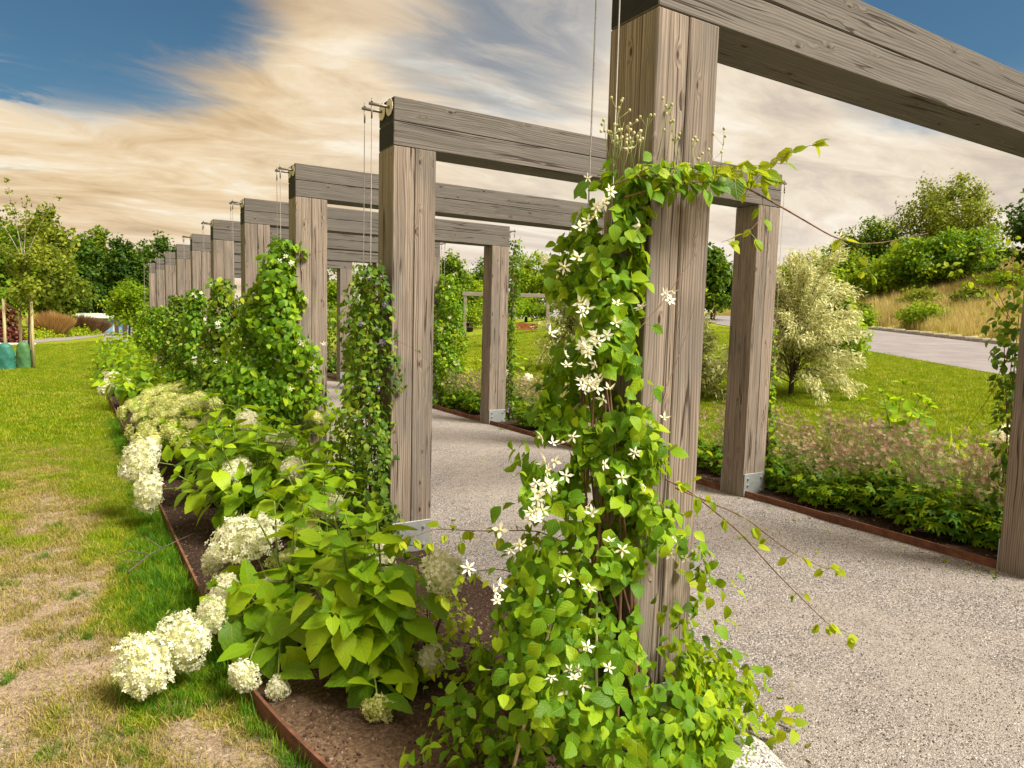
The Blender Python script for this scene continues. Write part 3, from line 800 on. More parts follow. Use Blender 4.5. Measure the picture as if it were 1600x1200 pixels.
HYD_T = [leaf_tmpl(w_, 11, 0.16, 1, f_, d_, 0.045, 0.05) for w_, f_, d_ in ((.74, .14, .22), (.80, .10, .36), (.72, .18, .12), (.77, .08, .50))]
HYD_M = [tmesh('hydrangea_leaf', t, M_HYD) for t in HYD_T]
CLE_T = [leaf_tmpl(w_, 5, 0.14, 1, f_, d_, s_, 0.06) for w_, f_, d_, s_ in ((.74, .14, .2, .0), (.66, .2, .3, .12), (.82, .08, .15, .10))]
CLE_M = [tmesh('clematis_leaf', t, M_CLE) for t in CLE_T]
CLE_MY = [tmesh('young_leaf', t, M_CLE_Y) for t in CLE_T]
VND_M = [tmesh('vine_leaf', t, M_VINE_D) for t in CLE_T]
MINI = mini_leaf(0.78, 0.12, 0.22)
NARROW = kite_leaf(0.26, 0.1, 0.25)

def star_tmpl(n=6, wid=0.34, cup=0.25):
    V = [(0, 0, 0)]; F = []; UV = [(0, 0, 0)]
    for k in range(n):
        th = 2 * PI * k / n; c, s = math.cos(th), math.sin(th)
        b = len(V)
        for (r, o, z) in ((0.55, -wid / 2, cup * .4), (1.0, 0, cup), (0.55, wid / 2, cup * .4)):
            V.append((r * c - o * s, r * s + o * c, z)); UV.append((0, 0, 0))
        F.append((0, b, b + 1, b + 2))
    return np.array(V), np.array(F), np.array(UV, float)
STAR6 = star_tmpl(6, 0.42, 0.16); STAR5 = star_tmpl(5, 0.40, 0.3); STAR4 = star_tmpl(4, 0.66, 0.12)
def flower_mesh(name, st_, mat):
    V, F, UV = st_
    n = len(V)
    c = MB(); c.ball((0, 0, 0.12), (0.2, 0.2, 0.16), 6, 4)
    allF = [tuple(f) for f in F] + [tuple(i + n for i in f) for f in c.F]
    V2 = np.vstack([V, np.array(c.V)])
    return np_mesh(name, V2, allF, [mat, M_STAMEN], True, None, [0] * len(F) + [1] * len(c.F))
FLOWER_ME = [flower_mesh('flower', s, M_PETAL) for s in (STAR6, star_tmpl(5, .40, .3), star_tmpl(6, 0.30, 0.02), star_tmpl(4, .52, .35), star_tmpl(5, .34, -.18), star_tmpl(4, .44, .75))]
PURPLE_ME = [flower_mesh('flower', star_tmpl(5, 0.46, 0.1), M_PURPLE)]

def fib_dirs(n, zmin=-1.0):
    i = np.arange(n) + 0.5
    z = 1 - (1 - zmin) * i / n; th = PI * (1 + 5 ** 0.5) * i
    r = np.sqrt(np.clip(1 - z * z, 0, 1))
    return np.stack([r * np.cos(th), r * np.sin(th), z], -1)
def head_mesh(name, mat, n=300, flat=0.78, fs=0.11, seed=1, coremat=None, lumpy=0.12):
    rng = np.random.default_rng(seed)
    dr = fib_dirs(n, -0.55); dr = unit(dr + rng.normal(0, 0.05, dr.shape))
    lum = 1 + lumpy * np.sin(dr[:, 0] * 5 + seed) * np.cos(dr[:, 1] * 4 + 2 * seed) + lumpy * .7 * np.sin(dr[:, 0] * 2.3 - dr[:, 2] * 3.1 + seed * 2) + lumpy * .4 * np.sin(dr[:, 1] * 9 + dr[:, 2] * 7 + seed)
    rad = (0.90 + rng.normal(0, 0.055, n)) * lum
    pos = dr * rad[:, None] * np.array((1, 1, flat)); pos[:, 2] += 0.15
    ax_ = rng.normal(0, 1, (n, 3)); f = frames(ax_, unit(dr / np.array((1, 1, flat)) + rng.normal(0, 0.22, dr.shape)))
    V, F, UV, nv = stamp(STAR4, pos, f, fs * rng.uniform(0.8, 1.2, n))
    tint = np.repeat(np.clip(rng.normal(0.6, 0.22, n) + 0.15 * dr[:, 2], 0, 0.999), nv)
    core = MB(); core.ball((0, 0, 0.13), (0.74, 0.74, 0.74 * flat), 12, 8)
    n0 = len(V)
    Fl = [tuple(a) for a in F.tolist()] + [tuple(i + n0 for i in a) for a in core.F]
    V2 = np.vstack([V, np.array(core.V)])
    t2 = np.concatenate([tint, np.full(len(core.V), 0.0)])
    return np_mesh(name, V2, Fl, [mat], False, {'tint': t2}), None
HEADS_W = [head_mesh('flower_head', M_HEAD, 620, 0.74, 0.105, s)[0] for s in (1, 2, 3, 7, 8)]
HEADS_Y = [head_mesh('flower_head', M_HEAD_Y, 240, 0.50, 0.13, s, None, 0.16)[0] for s in (4, 5, 6)]

def bez(a, b, c, n=7):
    a, b, c = np.array(a), np.array(b), np.array(c)
    t = np.linspace(0, 1, n)[:, None]
    return a * (1 - t) ** 2 + 2 * b * t * (1 - t) + c * t * t

# object random must not spoil merged meshes: leaves that are objects carry tint 0
def head_obj(root, base, p, r, ydir, kind):
    z = unit(np.array(ydir)); a = np.cross(z, (0.3, 1, 0.1)); f = frames(a[None], z[None])[0]
    me = random.choice(HEADS_Y if kind == 'y' else HEADS_W)
    M = frM(f, np.array(p) - base, r) @ Matrix.Rotation(random.uniform(0, 6.28), 4, 'Z') @ Matrix.Diagonal((random.uniform(.9, 1.15), random.uniform(.85, 1.05), random.uniform(.85, 1.1), 1))
    o = link('flower_head', me, root, M=M)
    o['kind'] = 'stuff'
    return o

def hydrangea(base, stems, label, group='hydrangeas in the bed along the lawn', leaf=0.14, seed=0, pairs=6, start=0.2, cat='hydrangea', name='hydrangea'):
    """stems: (tip xyz world, head radius or 0, head kind)"""
    rng = np.random.default_rng(seed)
    base = np.array(base, float)
    root = empty(name, tuple(base), label, cat, group)
    nl = 0
    blooms = [(np.array(t_, float) + unit(np.array(CAM) - np.array(t_, float)) * .8 * r_, r_) for t_, r_, k_ in stems if r_ and k_ == 'w']
    for si, (tip, hr, hk) in enumerate(stems):
        tip = np.array(tip, float)
        off = rng.normal(0, 0.03, 3); off[2] = 0
        b0 = base + off + (tip - base) * np.array((.12, .12, 0)); b0[2] = base[2]
        d = tip - b0
        ctrl = b0 + d * np.array((0.30, 0.30, 0.62)); ctrl[2] = max(ctrl[2], b0[2] + 0.55 * np.hypot(d[0], d[1]) + 0.05)
        c = bez(b0, ctrl, tip, 9)
        mb = MB(); mb.tube([tuple(p - base) for p in c], list(np.linspace(0.006, 0.0035, 9)), 5)
        mb.obj('stem', [M_STEM], root, True)
        ph = rng.uniform(0, PI)
        ts = np.linspace(start, 1.0 if not hr else 0.93, pairs)
        for pi_, t in enumerate(ts):
            k = t * 8; i = min(7, int(k)); p = c[i] + (c[i + 1] - c[i]) * (k - i)
            tdir = unit(c[min(8, i + 1)] - c[max(0, i - 1)])
            a1 = unit(np.cross(tdir, (0.2, 0.35, 0.6))); a2 = np.cross(tdir, a1)
            size = leaf * (0.62 + 0.55 * math.sin(PI * min(1, 0.15 + 0.72 * t))) * rng.uniform(0.8, 1.15)
            if t > 0.9 and not hr: size *= 0.62
            for sgn in (0, 1):
                th = ph + pi_ * PI / 2 + sgn * PI + rng.normal(0, 0.25)
                out = a1 * math.cos(th) + a2 * math.sin(th)
                axis_ = unit(out * 1.0 + tdir * (0.10 + 0.45 * t) + np.array((0, 0, -0.42 + .2 * t)) + rng.normal(0, 0.17, 3))
                nrm = unit(np.array((0, 0, 1.0)) * 0.6 + tdir * 0.45 + out * .55 + rng.normal(0, 0.27, 3))
                f = frames(axis_[None], nrm[None])[0]
                q = p + out * 0.02 - base
                if q[2] + axis_[2] * size < 0.0: continue
                mid = base + q + axis_ * size * .5      # blooms push the leaves aside on their outer face
                if any(np.linalg.norm(mid - hc) < hr_ * 1.35 for hc, hr_ in blooms): continue
                link('leaf', HYD_M[int(rng.integers(4))], root, M=frM(f, q + axis_ * 0.015, size)); nl += 1
        if not hr:
            for e in range(4):
                th = ph + e * PI / 2 + 0.4; out = a1 * math.cos(th) + a2 * math.sin(th)
                ax_ = unit(out * 0.8 + tdir * 0.9 + rng.normal(0, .1, 3)); f = frames(ax_[None], (tdir * .8 - out * .5)[None])[0]
                link('leaf', HYD_M[2], root, M=frM(f, tip - base, leaf * rng.uniform(0.32, 0.5))); nl += 1
        else:
            dr = unit(unit(c[8] - c[7]) * 0.7 + np.array((-0.25, -0.40, 0.35)) + rng.normal(0, .12, 3))
            head_obj(root, base, tip, hr, dr, hk)
    return root, nl

def rand_stems(base, n, rx, ry, h0, h1, seed, cx=0, cy=0):
    rng = np.random.default_rng(seed); out = []
    for i in range(n):
        th = i * 2.399 + rng.uniform(-.3, .3); r = math.sqrt((i + 0.5) / n)
        x = base[0] + cx + rx * r * math.cos(th); y = base[1] + cy + ry * r * math.sin(th)
        z = h1 - (h1 - h0) * r ** 1.5 + rng.normal(0, 0.035)
        out.append(((x, y, max(0.12, z)), 0, None))
    return out

hydrangea((-.70, .84, .02), rand_stems((-.70, .84, .02), 13, .25, .20, .40, .88, 3, 0.0, 0.0) + [((-.45, .64, .53), .088, 'w'), ((-.46, .70, .14), .065, 'w'), ((-.74, .56, .08), .055, 'y')],
          'nearest hydrangea bush, mostly leaves, alone at the open end of the bed', leaf=.128, seed=3, pairs=7)
hydrangea((-.86, 1.42, .02), rand_stems((-.86, 1.42, .02), 9, .24, .26, .40, .72, 5, .05, 0.1) +
          [((-1.10, 1.32, .34), 0, None), ((-1.16, 1.52, .30), 0, None), ((-1.0, 1.12, .33), 0, None), ((-.97, 1.75, .41), .160, 'w'), ((-1.47, 1.15, .16), .128, 'w'), ((-1.32, 1.21, .20), .118, 'w'), ((-1.20, 1.34, .23), .085, 'w'), ((-1.10, 1.60, .21), .10, 'w'),
           ((-.90, 1.5, .24), .075, 'w'), ((-1.14, .97, .12), .065, 'w'), ((-1.03, .90, .075), .05, 'w'), ((-.79, 1.7, .29), .095, 'y'), ((-1.08, 2.0, .25), .08, 'w')],
          'hydrangea bush with large white heads drooping over the edging onto the lawn', leaf=.128, seed=8, pairs=6)
hydrangea((-.52, 2.15, .02), rand_stems((-.52, 2.15, .02), 12, .32, .28, .46, .76, 12) + [((-.46, 2.2, .40), .12, 'w'), ((-.62, 2.0, .36), .08, 'y'), ((-.33, 1.6, .27), .085, 'w')],
          'hydrangea bush left of the second near post, one half open head', leaf=.128, seed=12, pairs=6)
hydrangea((-.72, 3.05, .02), rand_stems((-.72, 3.05, .02), 18, .44, .36, .50, .88, 15) + [((-.81, 3.0, .50), .10, 'w'), ((-.5, 2.8, .52), .09, 'w'), ((-.42, 3.4, .58), .12, 'w'), ((-1.26, 3.6, .27), .14, 'w')],
          'broad leafy hydrangea bush in the middle of the front row', leaf=.135, seed=15, pairs=6)
hydrangea((-.68, 4.0, .02), rand_stems((-.68, 4.0, .02), 16, .47, .40, .48, .88, 21) + [((-1.29, 3.9, .43), .172, 'w'), ((.0, 4.0, .68), .07, 'y'), ((-.6, 3.7, .72), .09, 'w')],
          'leafy hydrangea bush with a big round white head leaning over the lawn edge', leaf=.132, seed=21, pairs=6)
hydrangea((-.15, 3.3, .02), rand_stems((-.15, 3.3, .02), 8, .28, .36, .50, .80, 25) + [((.05, 3.3, .62), .09, 'y')],
          'hydrangea bush leaning towards the gravel path behind the second near post', leaf=.15, seed=25, pairs=5)
# greenish compact heads
for bi, (bx, by, hh, nn, lab) in enumerate([(-.78, 5.35, .62, 40, 'hydrangea packed with small greenish yellow domes, nearest of its kind'), (-.78, 6.45, .62, 40, 'hydrangea packed with small greenish yellow domes, middle of three'), (-.80, 7.6, .60, 40, 'hydrangea packed with small greenish yellow domes, farthest of three')]):
    rng = np.random.default_rng(50 + bi); stl = []
    for i in range(nn):
        th = i * 2.399; r = math.sqrt((i + .5) / nn)
        stl.append(((bx + .48 * r * math.cos(th), by + .56 * r * math.sin(th), hh - .30 * r ** 2 + rng.normal(0, .035)), rng.uniform(.055, .10), 'y'))
    hydrangea((bx, by, .02), stl, lab, 'hydrangeas in bud with greenish domes', leaf=.10, seed=50 + bi, pairs=3, start=0.45)
for bi, (bx, by, hh, lab) in enumerate([(-.85, 10.2, .80, 'far hydrangea bush at the lawn edge, nearer of two'), (-.85, 13.2, 0.92, 'far hydrangea bush with three white heads resting on the lawn edge'), (-.8, 15.6, .95, 'far leafy hydrangea bush past the one with white heads'), (-.75, 18.2, .95, 'last but one hydrangea bush at the far end of the bed'), (-.75, 20.4, .95, 'last hydrangea bush at the far end of the bed')]):
    stl = rand_stems((bx, by, .02), 18, .62, .85, .40, hh, 70 + bi, -.10)
    if bi == 1: stl += [((-1.10, 12.2, .22), .17, 'w'), ((-1.30, 12.4, .14), .16, 'w'), ((-1.22, 12.7, .32), .14, 'w'), ((-.90, 11.9, .13), .12, 'w'), ((-.5, 12.2, .62), .12, 'w')]
    hydrangea((bx, by, .02), stl, lab, leaf=.17, seed=70 + bi, pairs=5)
# across the path
for bi, (bx, by, hh, n, lab, hd) in enumerate([(5.15, 3.75, .95, 5, 'spindly young hydrangea behind the dried flowers, left of its pair', []), (5.1, 1.95, .78, 5, 'spindly young hydrangea behind the dried flowers, with a white head at the far post', [((5.2, 1.04, .60), .13, 'w'), ((4.6, .75, .3), .09, 'y')]),
                                              (5.0, 5.4, 1.0, 5, 'spindly young hydrangea right beside the white willow', []), (4.7, 8.6, .8, 6, 'young hydrangea with white heads seen past the fourth frame', [((4.5, 8.4, .62), .1, 'w'), ((4.8, 8.1, .55), .09, 'w')])]):
    hydrangea((bx, by, .02), rand_stems((bx, by, .02), n + 4, .34, .38, .7, hh + .26, 90 + bi) + hd, lab, 'young hydrangeas across the path', leaf=.16, seed=90 + bi, pairs=4, start=.4)

# ================================================================== climbing plants
POSTS = [(x0, k * DD) for k in range(10) for x0 in (0.0, W_ - AX)]
def in_post(p):
    for x0, y0 in POSTS[:12]:
        if x0 - .01 < p[0] < x0 + AX + .01 and y0 - .01 < p[1] < y0 + AY + .01 and p[2] < H_: return True
    return False

def n3(p, k):
    return (float(vnoise(p[0] * k + p[2] * k * .7, p[1] * k - p[2] * k)) + float(vnoise(p[2] * k + 9, (p[0] - p[1]) * k + 4))) / 2
def vine(base, prof, label, cat, group, n_obj, n_bulk, leaf, meshes, mat, seed, tmpls=None, flowers=(), fmesh=FLOWER_ME, fsize=.03, nstems=5, up_bias=0.55, name='climbing_clematis', young=None, n_rand_fl=0, fout=.05, gaps=0.0, keep=None):
    """prof: list of (z, cx, cy, rx, ry) world outline of the foliage"""
    rng = np.random.default_rng(seed); tmpls = tmpls or CLE_T
    base = np.array(base, float); root = empty(name, tuple(base), label, cat, group)
    pr = np.array(prof, float)
    at = lambda z: [np.interp(z, pr[:, 0], pr[:, i]) for i in range(1, 5)]
    zz = np.linspace(pr[0, 0], pr[-1, 0], 200); dens = np.array([(lambda a: (a[2] + a[3]))(at(z)) for z in zz]); cdf = np.cumsum(dens); cdf /= cdf[-1]
    # woody stems and thin shoots climbing the wires
    for s in range(nstems):
        mb = MB(); ph = rng.uniform(0, 2 * PI); ztop = pr[-1, 0] * rng.uniform(0.75, 1.0)
        pts = []
        for z in np.linspace(0.0, ztop, 12):
            c = at(max(z, pr[0, 0])); th = ph + z * 1.6
            pts.append((c[0] + .3 * c[2] * math.cos(th) - base[0], c[1] + .3 * c[3] * math.sin(th) - base[1], z - base[2] if z > 0 else 0))
        mb.tube(pts, list(np.linspace(.007, .0025, 12)), 5); mb.obj('stem', [M_VSTEM], root, True)
    def sample(n, shell):
        out = []
        while len(out) < n:
            z = float(np.interp(rng.random(), cdf, zz)); c = at(z); th = rng.uniform(0, 2 * PI)
            lob = 1 + .28 * math.sin(3 * th + z * 5 + seed) + .2 * math.sin(z * 13 + 2 * th)
            rr = (rng.uniform(.25, 1.0) ** .5 if not shell else rng.normal(.95, .13)) * lob
            p = np.array((c[0] + rr * c[2] * math.cos(th), c[1] + rr * c[3] * math.sin(th), z + rng.normal(0, .02)))
            if in_post(p) or p[2] < .02: continue
            if gaps and n3(p, 9.0) < gaps - (.07 if p[2] < .45 else 0): continue
            if keep and not keep(p, rng): continue
            out.append((p, np.array((math.cos(th), math.sin(th), 0.0)), rr))
        return out
    def orient(o):
        nrm = unit(o * .75 + np.array((0, 0, up_bias)) + rng.normal(0, .33, 3))
        ax_ = unit(o * .35 + np.array((0, 0, -.55)) + rng.normal(0, .55, 3))
        return frames(ax_[None], nrm[None])[0]
    near = np.array(CAM)
    smp = sample(n_obj * 2, True)
    # the sprays that face the path's near end are the ones seen singly
    smp.sort(key=lambda a: -float(np.dot(a[1][:2], unit((near - base)[:2]))) + rng.uniform(0, .9))
    for i, (p, o, rr) in enumerate(smp[:n_obj]):
        f = orient(o); s = leaf * rng.choice((.55, .75, .95, 1.15, 1.35)) * rng.uniform(.9, 1.1)
        ms = meshes
        if young and (o[0] > .15 and rng.random() < young): ms = CLE_MY  # right side takes the lighter leaf colour, standing in for light from there
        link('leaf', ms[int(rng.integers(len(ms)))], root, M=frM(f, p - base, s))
    rest = smp[n_obj:] + sample(n_bulk, False) + sample(n_bulk // 2, True)
    pos = np.array([a[0] - base for a in rest]); fr = np.array([orient(a[1]) for a in rest]); sc = leaf * rng.uniform(.45, 1.3, len(rest))
    tn = rng.random(len(rest)) * .72 + np.array([.27 if a[1][0] > .2 else 0.0 for a in rest])      # brighter on the right: light from that side painted into the tint
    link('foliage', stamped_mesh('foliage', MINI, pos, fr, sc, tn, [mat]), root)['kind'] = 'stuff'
    fl = list(flowers)
    for i in range(n_rand_fl):
        p, o, rr = sample(1, True)[0]
        if np.dot(o[:2], (near - p)[:2]) < 0: continue
        fl.append((tuple(p + o * .02), 1 + int(rng.integers(3))))
    for c, n in fl:
        for j in range(n):
            p = np.array(c) + rng.normal(0, .030 if n > 1 else 0, 3) * np.array((1, 1, .9)) + (unit(near - np.array(c)) * fout)
            nrm = unit(unit(near - p) * .9 + np.array((0, 0, .5)) + rng.normal(0, .35, 3)); f = frames(rng.normal(0, 1, 3)[None], nrm[None])[0]
            link('flower', random.choice(fmesh), root, M=frM(f, p - base, fsize * rng.uniform(.75, 1.2)))
    return root, base, rng

def tendril(root, base, rng, pts, leaf, meshes, every=2, side=.9, rad=.003, buds=0, flowers=0, dens=1):
    pts = [np.array(p, float) for p in pts]; fine = []
    for a, b in zip(pts, pts[1:]):
        for t in np.linspace(0, 1, 5, endpoint=False): fine.append(a + (b - a) * t)
    fine.append(pts[-1]); fine = np.array(fine)
    k = np.array((.25, .5, .25)); sm_ = fine.copy(); sm_[1:-1] = fine[:-2] * .25 + fine[1:-1] * .5 + fine[2:] * .25
    mb = MB(); mb.tube([tuple(p - base) for p in sm_], list(np.linspace(rad, rad * .45, len(sm_))), 5); mb.obj('tendril', [M_VSTEM], root, True)
    for i in range(2, len(sm_), every):
        p = sm_[i]; d = unit(sm_[min(i + 1, len(sm_) - 1)] - sm_[i - 1])
        for sg in (-1, 1):
            if rng.random() > dens: continue
            o = unit(np.cross(d, (0, 0, 1)) * sg + np.array((0, 0, rng.uniform(-.9, .3))) + d * .3)
            stalk = p + o * rng.uniform(.02, .06)
            mb = MB(); mb.tube([tuple(p - base), tuple(stalk - base)], .0012, 4); mb.obj('leaf_stalk', [M_STEM], root)
            for q in range(int(rng.integers(1, 4))):
                ax_ = unit(o + np.array((0, 0, -.45)) + rng.normal(0, .5, 3)); nrm = unit(np.array((0, 0, 1.)) + rng.normal(0, .45, 3) + unit(np.array(CAM) - p) * .4)
                link('leaf', meshes[int(rng.integers(len(meshes)))], root, M=frM(frames(ax_[None], nrm[None])[0], stalk - base, leaf * rng.uniform(.6, 1.1)))
    return sm_

F1_FL = [((-.24, -.02, 1.47), 14), ((-.24, -.02, 1.35), 16), ((-.3, -.02, 1.58), 5), ((-.19, -.12, 1.07), 5), ((-.39, -.12, 1.12), 4), ((-.49, -.12, 1.04), 7), ((-.51, -.12, .98), 5), ((-.44, -.12, 1.19), 4),
         ((-.45, -.22, .51), 6), ((-.33, -.22, .56), 3), ((-.39, -.18, .76), 2), ((-.23, -.02, 1.96), 4), ((-.28, -.02, 1.87), 6), ((-.37, -.02, 1.71), 3), ((.01, -.02, 1.61), 2), ((-.06, -.02, 1.87), 1),
         ((-.12, -.02, 2.11), 1), ((.13, -.02, 1.64), 3), ((-.16, -.02, 1.6), 2), ((.08, -.02, 1.22), 2), ((.1, -.12, .76), 6), ((-.25, -.14, .83), 2), ((-.59, -.06, .89), 4), ((-.61, -.06, .74), 4), ((-.38, -.02, 1.43), 3), ((-.30, -.1, .95), 3)]
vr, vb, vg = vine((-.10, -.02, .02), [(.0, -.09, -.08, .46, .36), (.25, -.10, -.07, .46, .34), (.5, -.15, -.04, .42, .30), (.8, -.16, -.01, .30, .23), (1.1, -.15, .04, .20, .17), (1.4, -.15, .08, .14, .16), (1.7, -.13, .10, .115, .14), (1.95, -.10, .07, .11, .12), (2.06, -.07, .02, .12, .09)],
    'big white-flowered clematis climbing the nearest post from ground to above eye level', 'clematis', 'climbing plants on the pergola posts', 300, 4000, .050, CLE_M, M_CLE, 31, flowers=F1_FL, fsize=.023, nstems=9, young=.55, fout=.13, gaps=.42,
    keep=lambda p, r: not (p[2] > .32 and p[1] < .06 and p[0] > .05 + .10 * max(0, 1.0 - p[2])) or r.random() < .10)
# yellow-green young shoots on the path side, low down
yp = []
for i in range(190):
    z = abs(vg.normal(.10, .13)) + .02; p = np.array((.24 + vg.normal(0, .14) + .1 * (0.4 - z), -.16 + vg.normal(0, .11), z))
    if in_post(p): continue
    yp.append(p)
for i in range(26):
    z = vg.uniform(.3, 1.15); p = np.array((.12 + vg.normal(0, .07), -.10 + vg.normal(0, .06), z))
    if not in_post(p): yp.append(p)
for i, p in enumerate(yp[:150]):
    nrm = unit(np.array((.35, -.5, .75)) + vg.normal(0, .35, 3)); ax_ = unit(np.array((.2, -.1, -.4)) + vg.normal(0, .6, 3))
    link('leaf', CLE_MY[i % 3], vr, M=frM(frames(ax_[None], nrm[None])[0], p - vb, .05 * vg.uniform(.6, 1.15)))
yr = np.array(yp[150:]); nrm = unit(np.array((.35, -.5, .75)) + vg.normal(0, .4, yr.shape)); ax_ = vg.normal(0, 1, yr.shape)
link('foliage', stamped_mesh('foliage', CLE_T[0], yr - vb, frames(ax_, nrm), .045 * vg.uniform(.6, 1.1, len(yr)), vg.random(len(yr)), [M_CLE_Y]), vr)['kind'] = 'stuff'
tendril(vr, vb, vg, [(-.12, -.04, 2.02), (.07, -.06, 2.05), (.29, -.07, 2.08), (.49, -.06, 2.13), (.70, -.05, 2.23)], .062, CLE_MY, 2, dens=1)
tendril(vr, vb, vg, [(-.05, -.04, 2.05), (.2, -.05, 2.09), (.38, -.05, 2.12), (.55, -.06, 2.10)], .058, CLE_MY, 1)
tendril(vr, vb, vg, [(-.15, -.04, 1.95), (.05, -.07, 2.02), (.25, -.08, 2.04)], .062, CLE_M, 1)
tendril(vr, vb, vg, [(-.2, -.03, 1.98), (-.05, -.06, 2.06), (.10, -.08, 2.06)], .06, CLE_M, 1)
tendril(vr, vb, vg, [(.29, -.06, 2.07), (.61, -.05, 2.00), (.94, -.05, 1.915), (1.12, -.05, 1.90), (1.30, -.05, 1.92), (1.65, -.05, 1.99)], .045, CLE_MY, 5, dens=.6, rad=.0038)
tendril(vr, vb, vg, [(.5, -.05, 2.03), (.46, -.1, 1.95), (.36, -.12, 1.88), (.22, -.12, 1.83)], .045, CLE_MY, 4, dens=.5, rad=.0016)
tendril(vr, vb, vg, [(1.1, -.05, 1.90), (1.16, -.06, 1.82), (1.2, -.06, 1.75)], .04, CLE_MY, 4, dens=.6, rad=.0014)
tendril(vr, vb, vg, [(.03, -.1, 1.02), (.10, -.15, .98), (.34, -.17, .81), (.54, -.18, .63), (.88, -.18, .36), (1.02, -.18, .29)], .048, CLE_MY, 3, dens=.85, rad=.0034)
tendril(vr, vb, vg, [(.06, -.12, .99), (.37, -.16, .86), (.62, -.16, .70), (.90, -.14, .57), (1.03, -.13, .54)], .045, CLE_MY, 3, dens=.7, rad=.003)
tendril(vr, vb, vg, [(-.2, .1, .76), (-.25, .26, .78), (-.49, .3, .80), (-.64, .3, .83), (-.76, .31, .80)], .040, CLE_MY, 2, dens=.8, rad=.0024)
tendril(vr, vb, vg, [(-.3, .0, .66), (-.48, .12, .72), (-.58, .2, .70), (-.66, .22, .64)], .040, CLE_MY, 2, dens=.8, rad=.002)
tendril(vr, vb, vg, [(-.1, -.1, 1.25), (.02, -.10, 1.34), (.12, -.08, 1.52), (.17, -.06, 1.62)], .045, CLE_M, 5, dens=.4, rad=.0016)
tendril(vr, vb, vg, [(-.15, -.1, 1.5), (.0, -.08, 1.62), (.1, -.06, 1.72), (.22, -.06, 1.85)], .04, CLE_M, 9, dens=.1, rad=.0014)
# budding stalks above the top
for i in range(22):
    x = vg.uniform(-.24, .30); z0 = 2.03 + .02 * vg.normal(); h = vg.uniform(.07, .20); p0 = np.array((x, -.05 + vg.normal(0, .02), z0)); p1 = p0 + np.array((vg.normal(0, .03), vg.normal(0, .015), h))
    mb = MB(); mb.tube([tuple(p0 - vb), tuple((p0 + p1) / 2 - vb + vg.normal(0, .004, 3)), tuple(p1 - vb)], [.0014, .0012, .0009], 4); s_ = mb.obj('bud_stalk', [M_STEM], vr, True)
    mb = MB()
    for q in range(3):
        b = p1 + np.array((vg.normal(0, .014), vg.normal(0, .014), vg.normal(-.004, .016)))
        mb.tube([tuple(p1 - vb - np.array((0, 0, .03))), tuple(b - vb)], .0007, 4); mb.ball(tuple(b - vb), (.0052, .0052, .0062), 6, 4)
    mb.obj('bud', [M_BUD], s_, True)
# two bamboo canes leaning in the foot of the plant
for a, b in (((-.62, -.12, .0), (-.32, .02, .62)), ((-.34, -.25, .0), (-.16, .02, .75))):
    mb = MB(); mb.tube([a, b], [.006, .005], 6)
    o = mb.obj('bamboo_cane', [M_STAKE], None, True); tag(o, 'thin bamboo cane leaning into the big clematis, ' + ('left one' if a[0] < -.5 else 'right one'), 'cane', 'bamboo canes in the clematis')

lowp = lambda x, y, top, r0, r1: [(0, x, y, r0, r0), (.35 * top, x, y, r0 * .95, r0 * .9), (.6 * top, x, y, (r0 + r1) / 2, (r0 + r1) / 2), (top, x, y, r1, r1)]
GV = 'climbing plants on the pergola posts'
v2, b2_, g2 = vine((-.14, 2.36, .02), [(0, -.13, 2.36, .15, .22), (.5, -.14, 2.38, .14, .22), (1.0, -.14, 2.38, .15, .2), (1.5, -.13, 2.38, .14, .16), (1.86, -.11, 2.38, .07, .08)], 'slender purple-flowered clematis on the second left post', 'clematis', GV, 160, 2600, .038, VND_M, M_VINE_D, 41,
     flowers=[((-.10, 2.3, 1.75), 2), ((-.2, 2.3, 1.5), 1), ((-.06, 2.27, 1.62), 1), ((-.08, 2.27, 1.40), 2), ((-.1, 2.27, 1.1), 1)], fmesh=PURPLE_ME, fsize=.026)
tendril(v2, b2_, g2, [(-.1, 2.3, 1.45), (.1, 2.25, 1.36), (.25, 2.24, 1.25)], .02, VND_M, 4, dens=.4, rad=.0016)
v3, b3_, g3 = vine((-.16, 4.75, .02), [(0, -.14, 4.72, .34, .34), (.5, -.18, 4.72, .42, .38), (1.0, -.18, 4.72, .38, .34), (1.45, -.16, 4.73, .30, .28), (1.8, -.12, 4.72, .22, .20), (2.2, -.08, 4.70, .10, .10)], 'broad bright green clematis hiding the foot of the third left post', 'clematis', GV, 280, 4200, .062, CLE_M, M_CLE, 43, n_rand_fl=26, fsize=.03)
tendril(v3, b3_, g3, [(-.12, 4.65, 1.95), (.02, 4.55, 2.05), (.2, 4.52, 2.12), (.42, 4.5, 2.14)], .04, VND_M, 5, dens=.5, rad=.002)
tendril(v3, b3_, g3, [(-.3, 4.6, 1.7), (-.5, 4.5, 1.66), (-.62, 4.5, 1.74), (-.68, 4.5, 1.8)], .07, CLE_MY, 3, dens=.8, rad=.002)
for k, top, r, nl, nf, lab in ((3, 1.9, .30, 200, 40, 'clematis dotted with white flowers on the fourth left post'), (4, 1.85, .30, 120, 26, 'clematis with a few white flowers on the fifth left post'), (5, 1.8, .30, 90, 10, 'bushy clematis on the sixth left post'),
                           (6, 1.6, .28, 60, 0, 'bushy clematis on the seventh left post'), (7, 1.6, .28, 40, 0, 'bushy clematis on the eighth left post'), (8, 1.5, .34, 30, 0, 'small clematis on the ninth left post'), (9, 1.5, .3, 30, 0, 'small clematis on the last left post')):
    vine((-.2, k * DD + .1, .02), lowp(-.24, k * DD + .1, top, r, .10), lab, 'clematis', GV, nl, 2400, .06, VND_M if k in (3, 5) else CLE_M, M_VINE_D if k in (3, 5) else M_CLE, 60 + k, n_rand_fl=nf, fsize=.036)
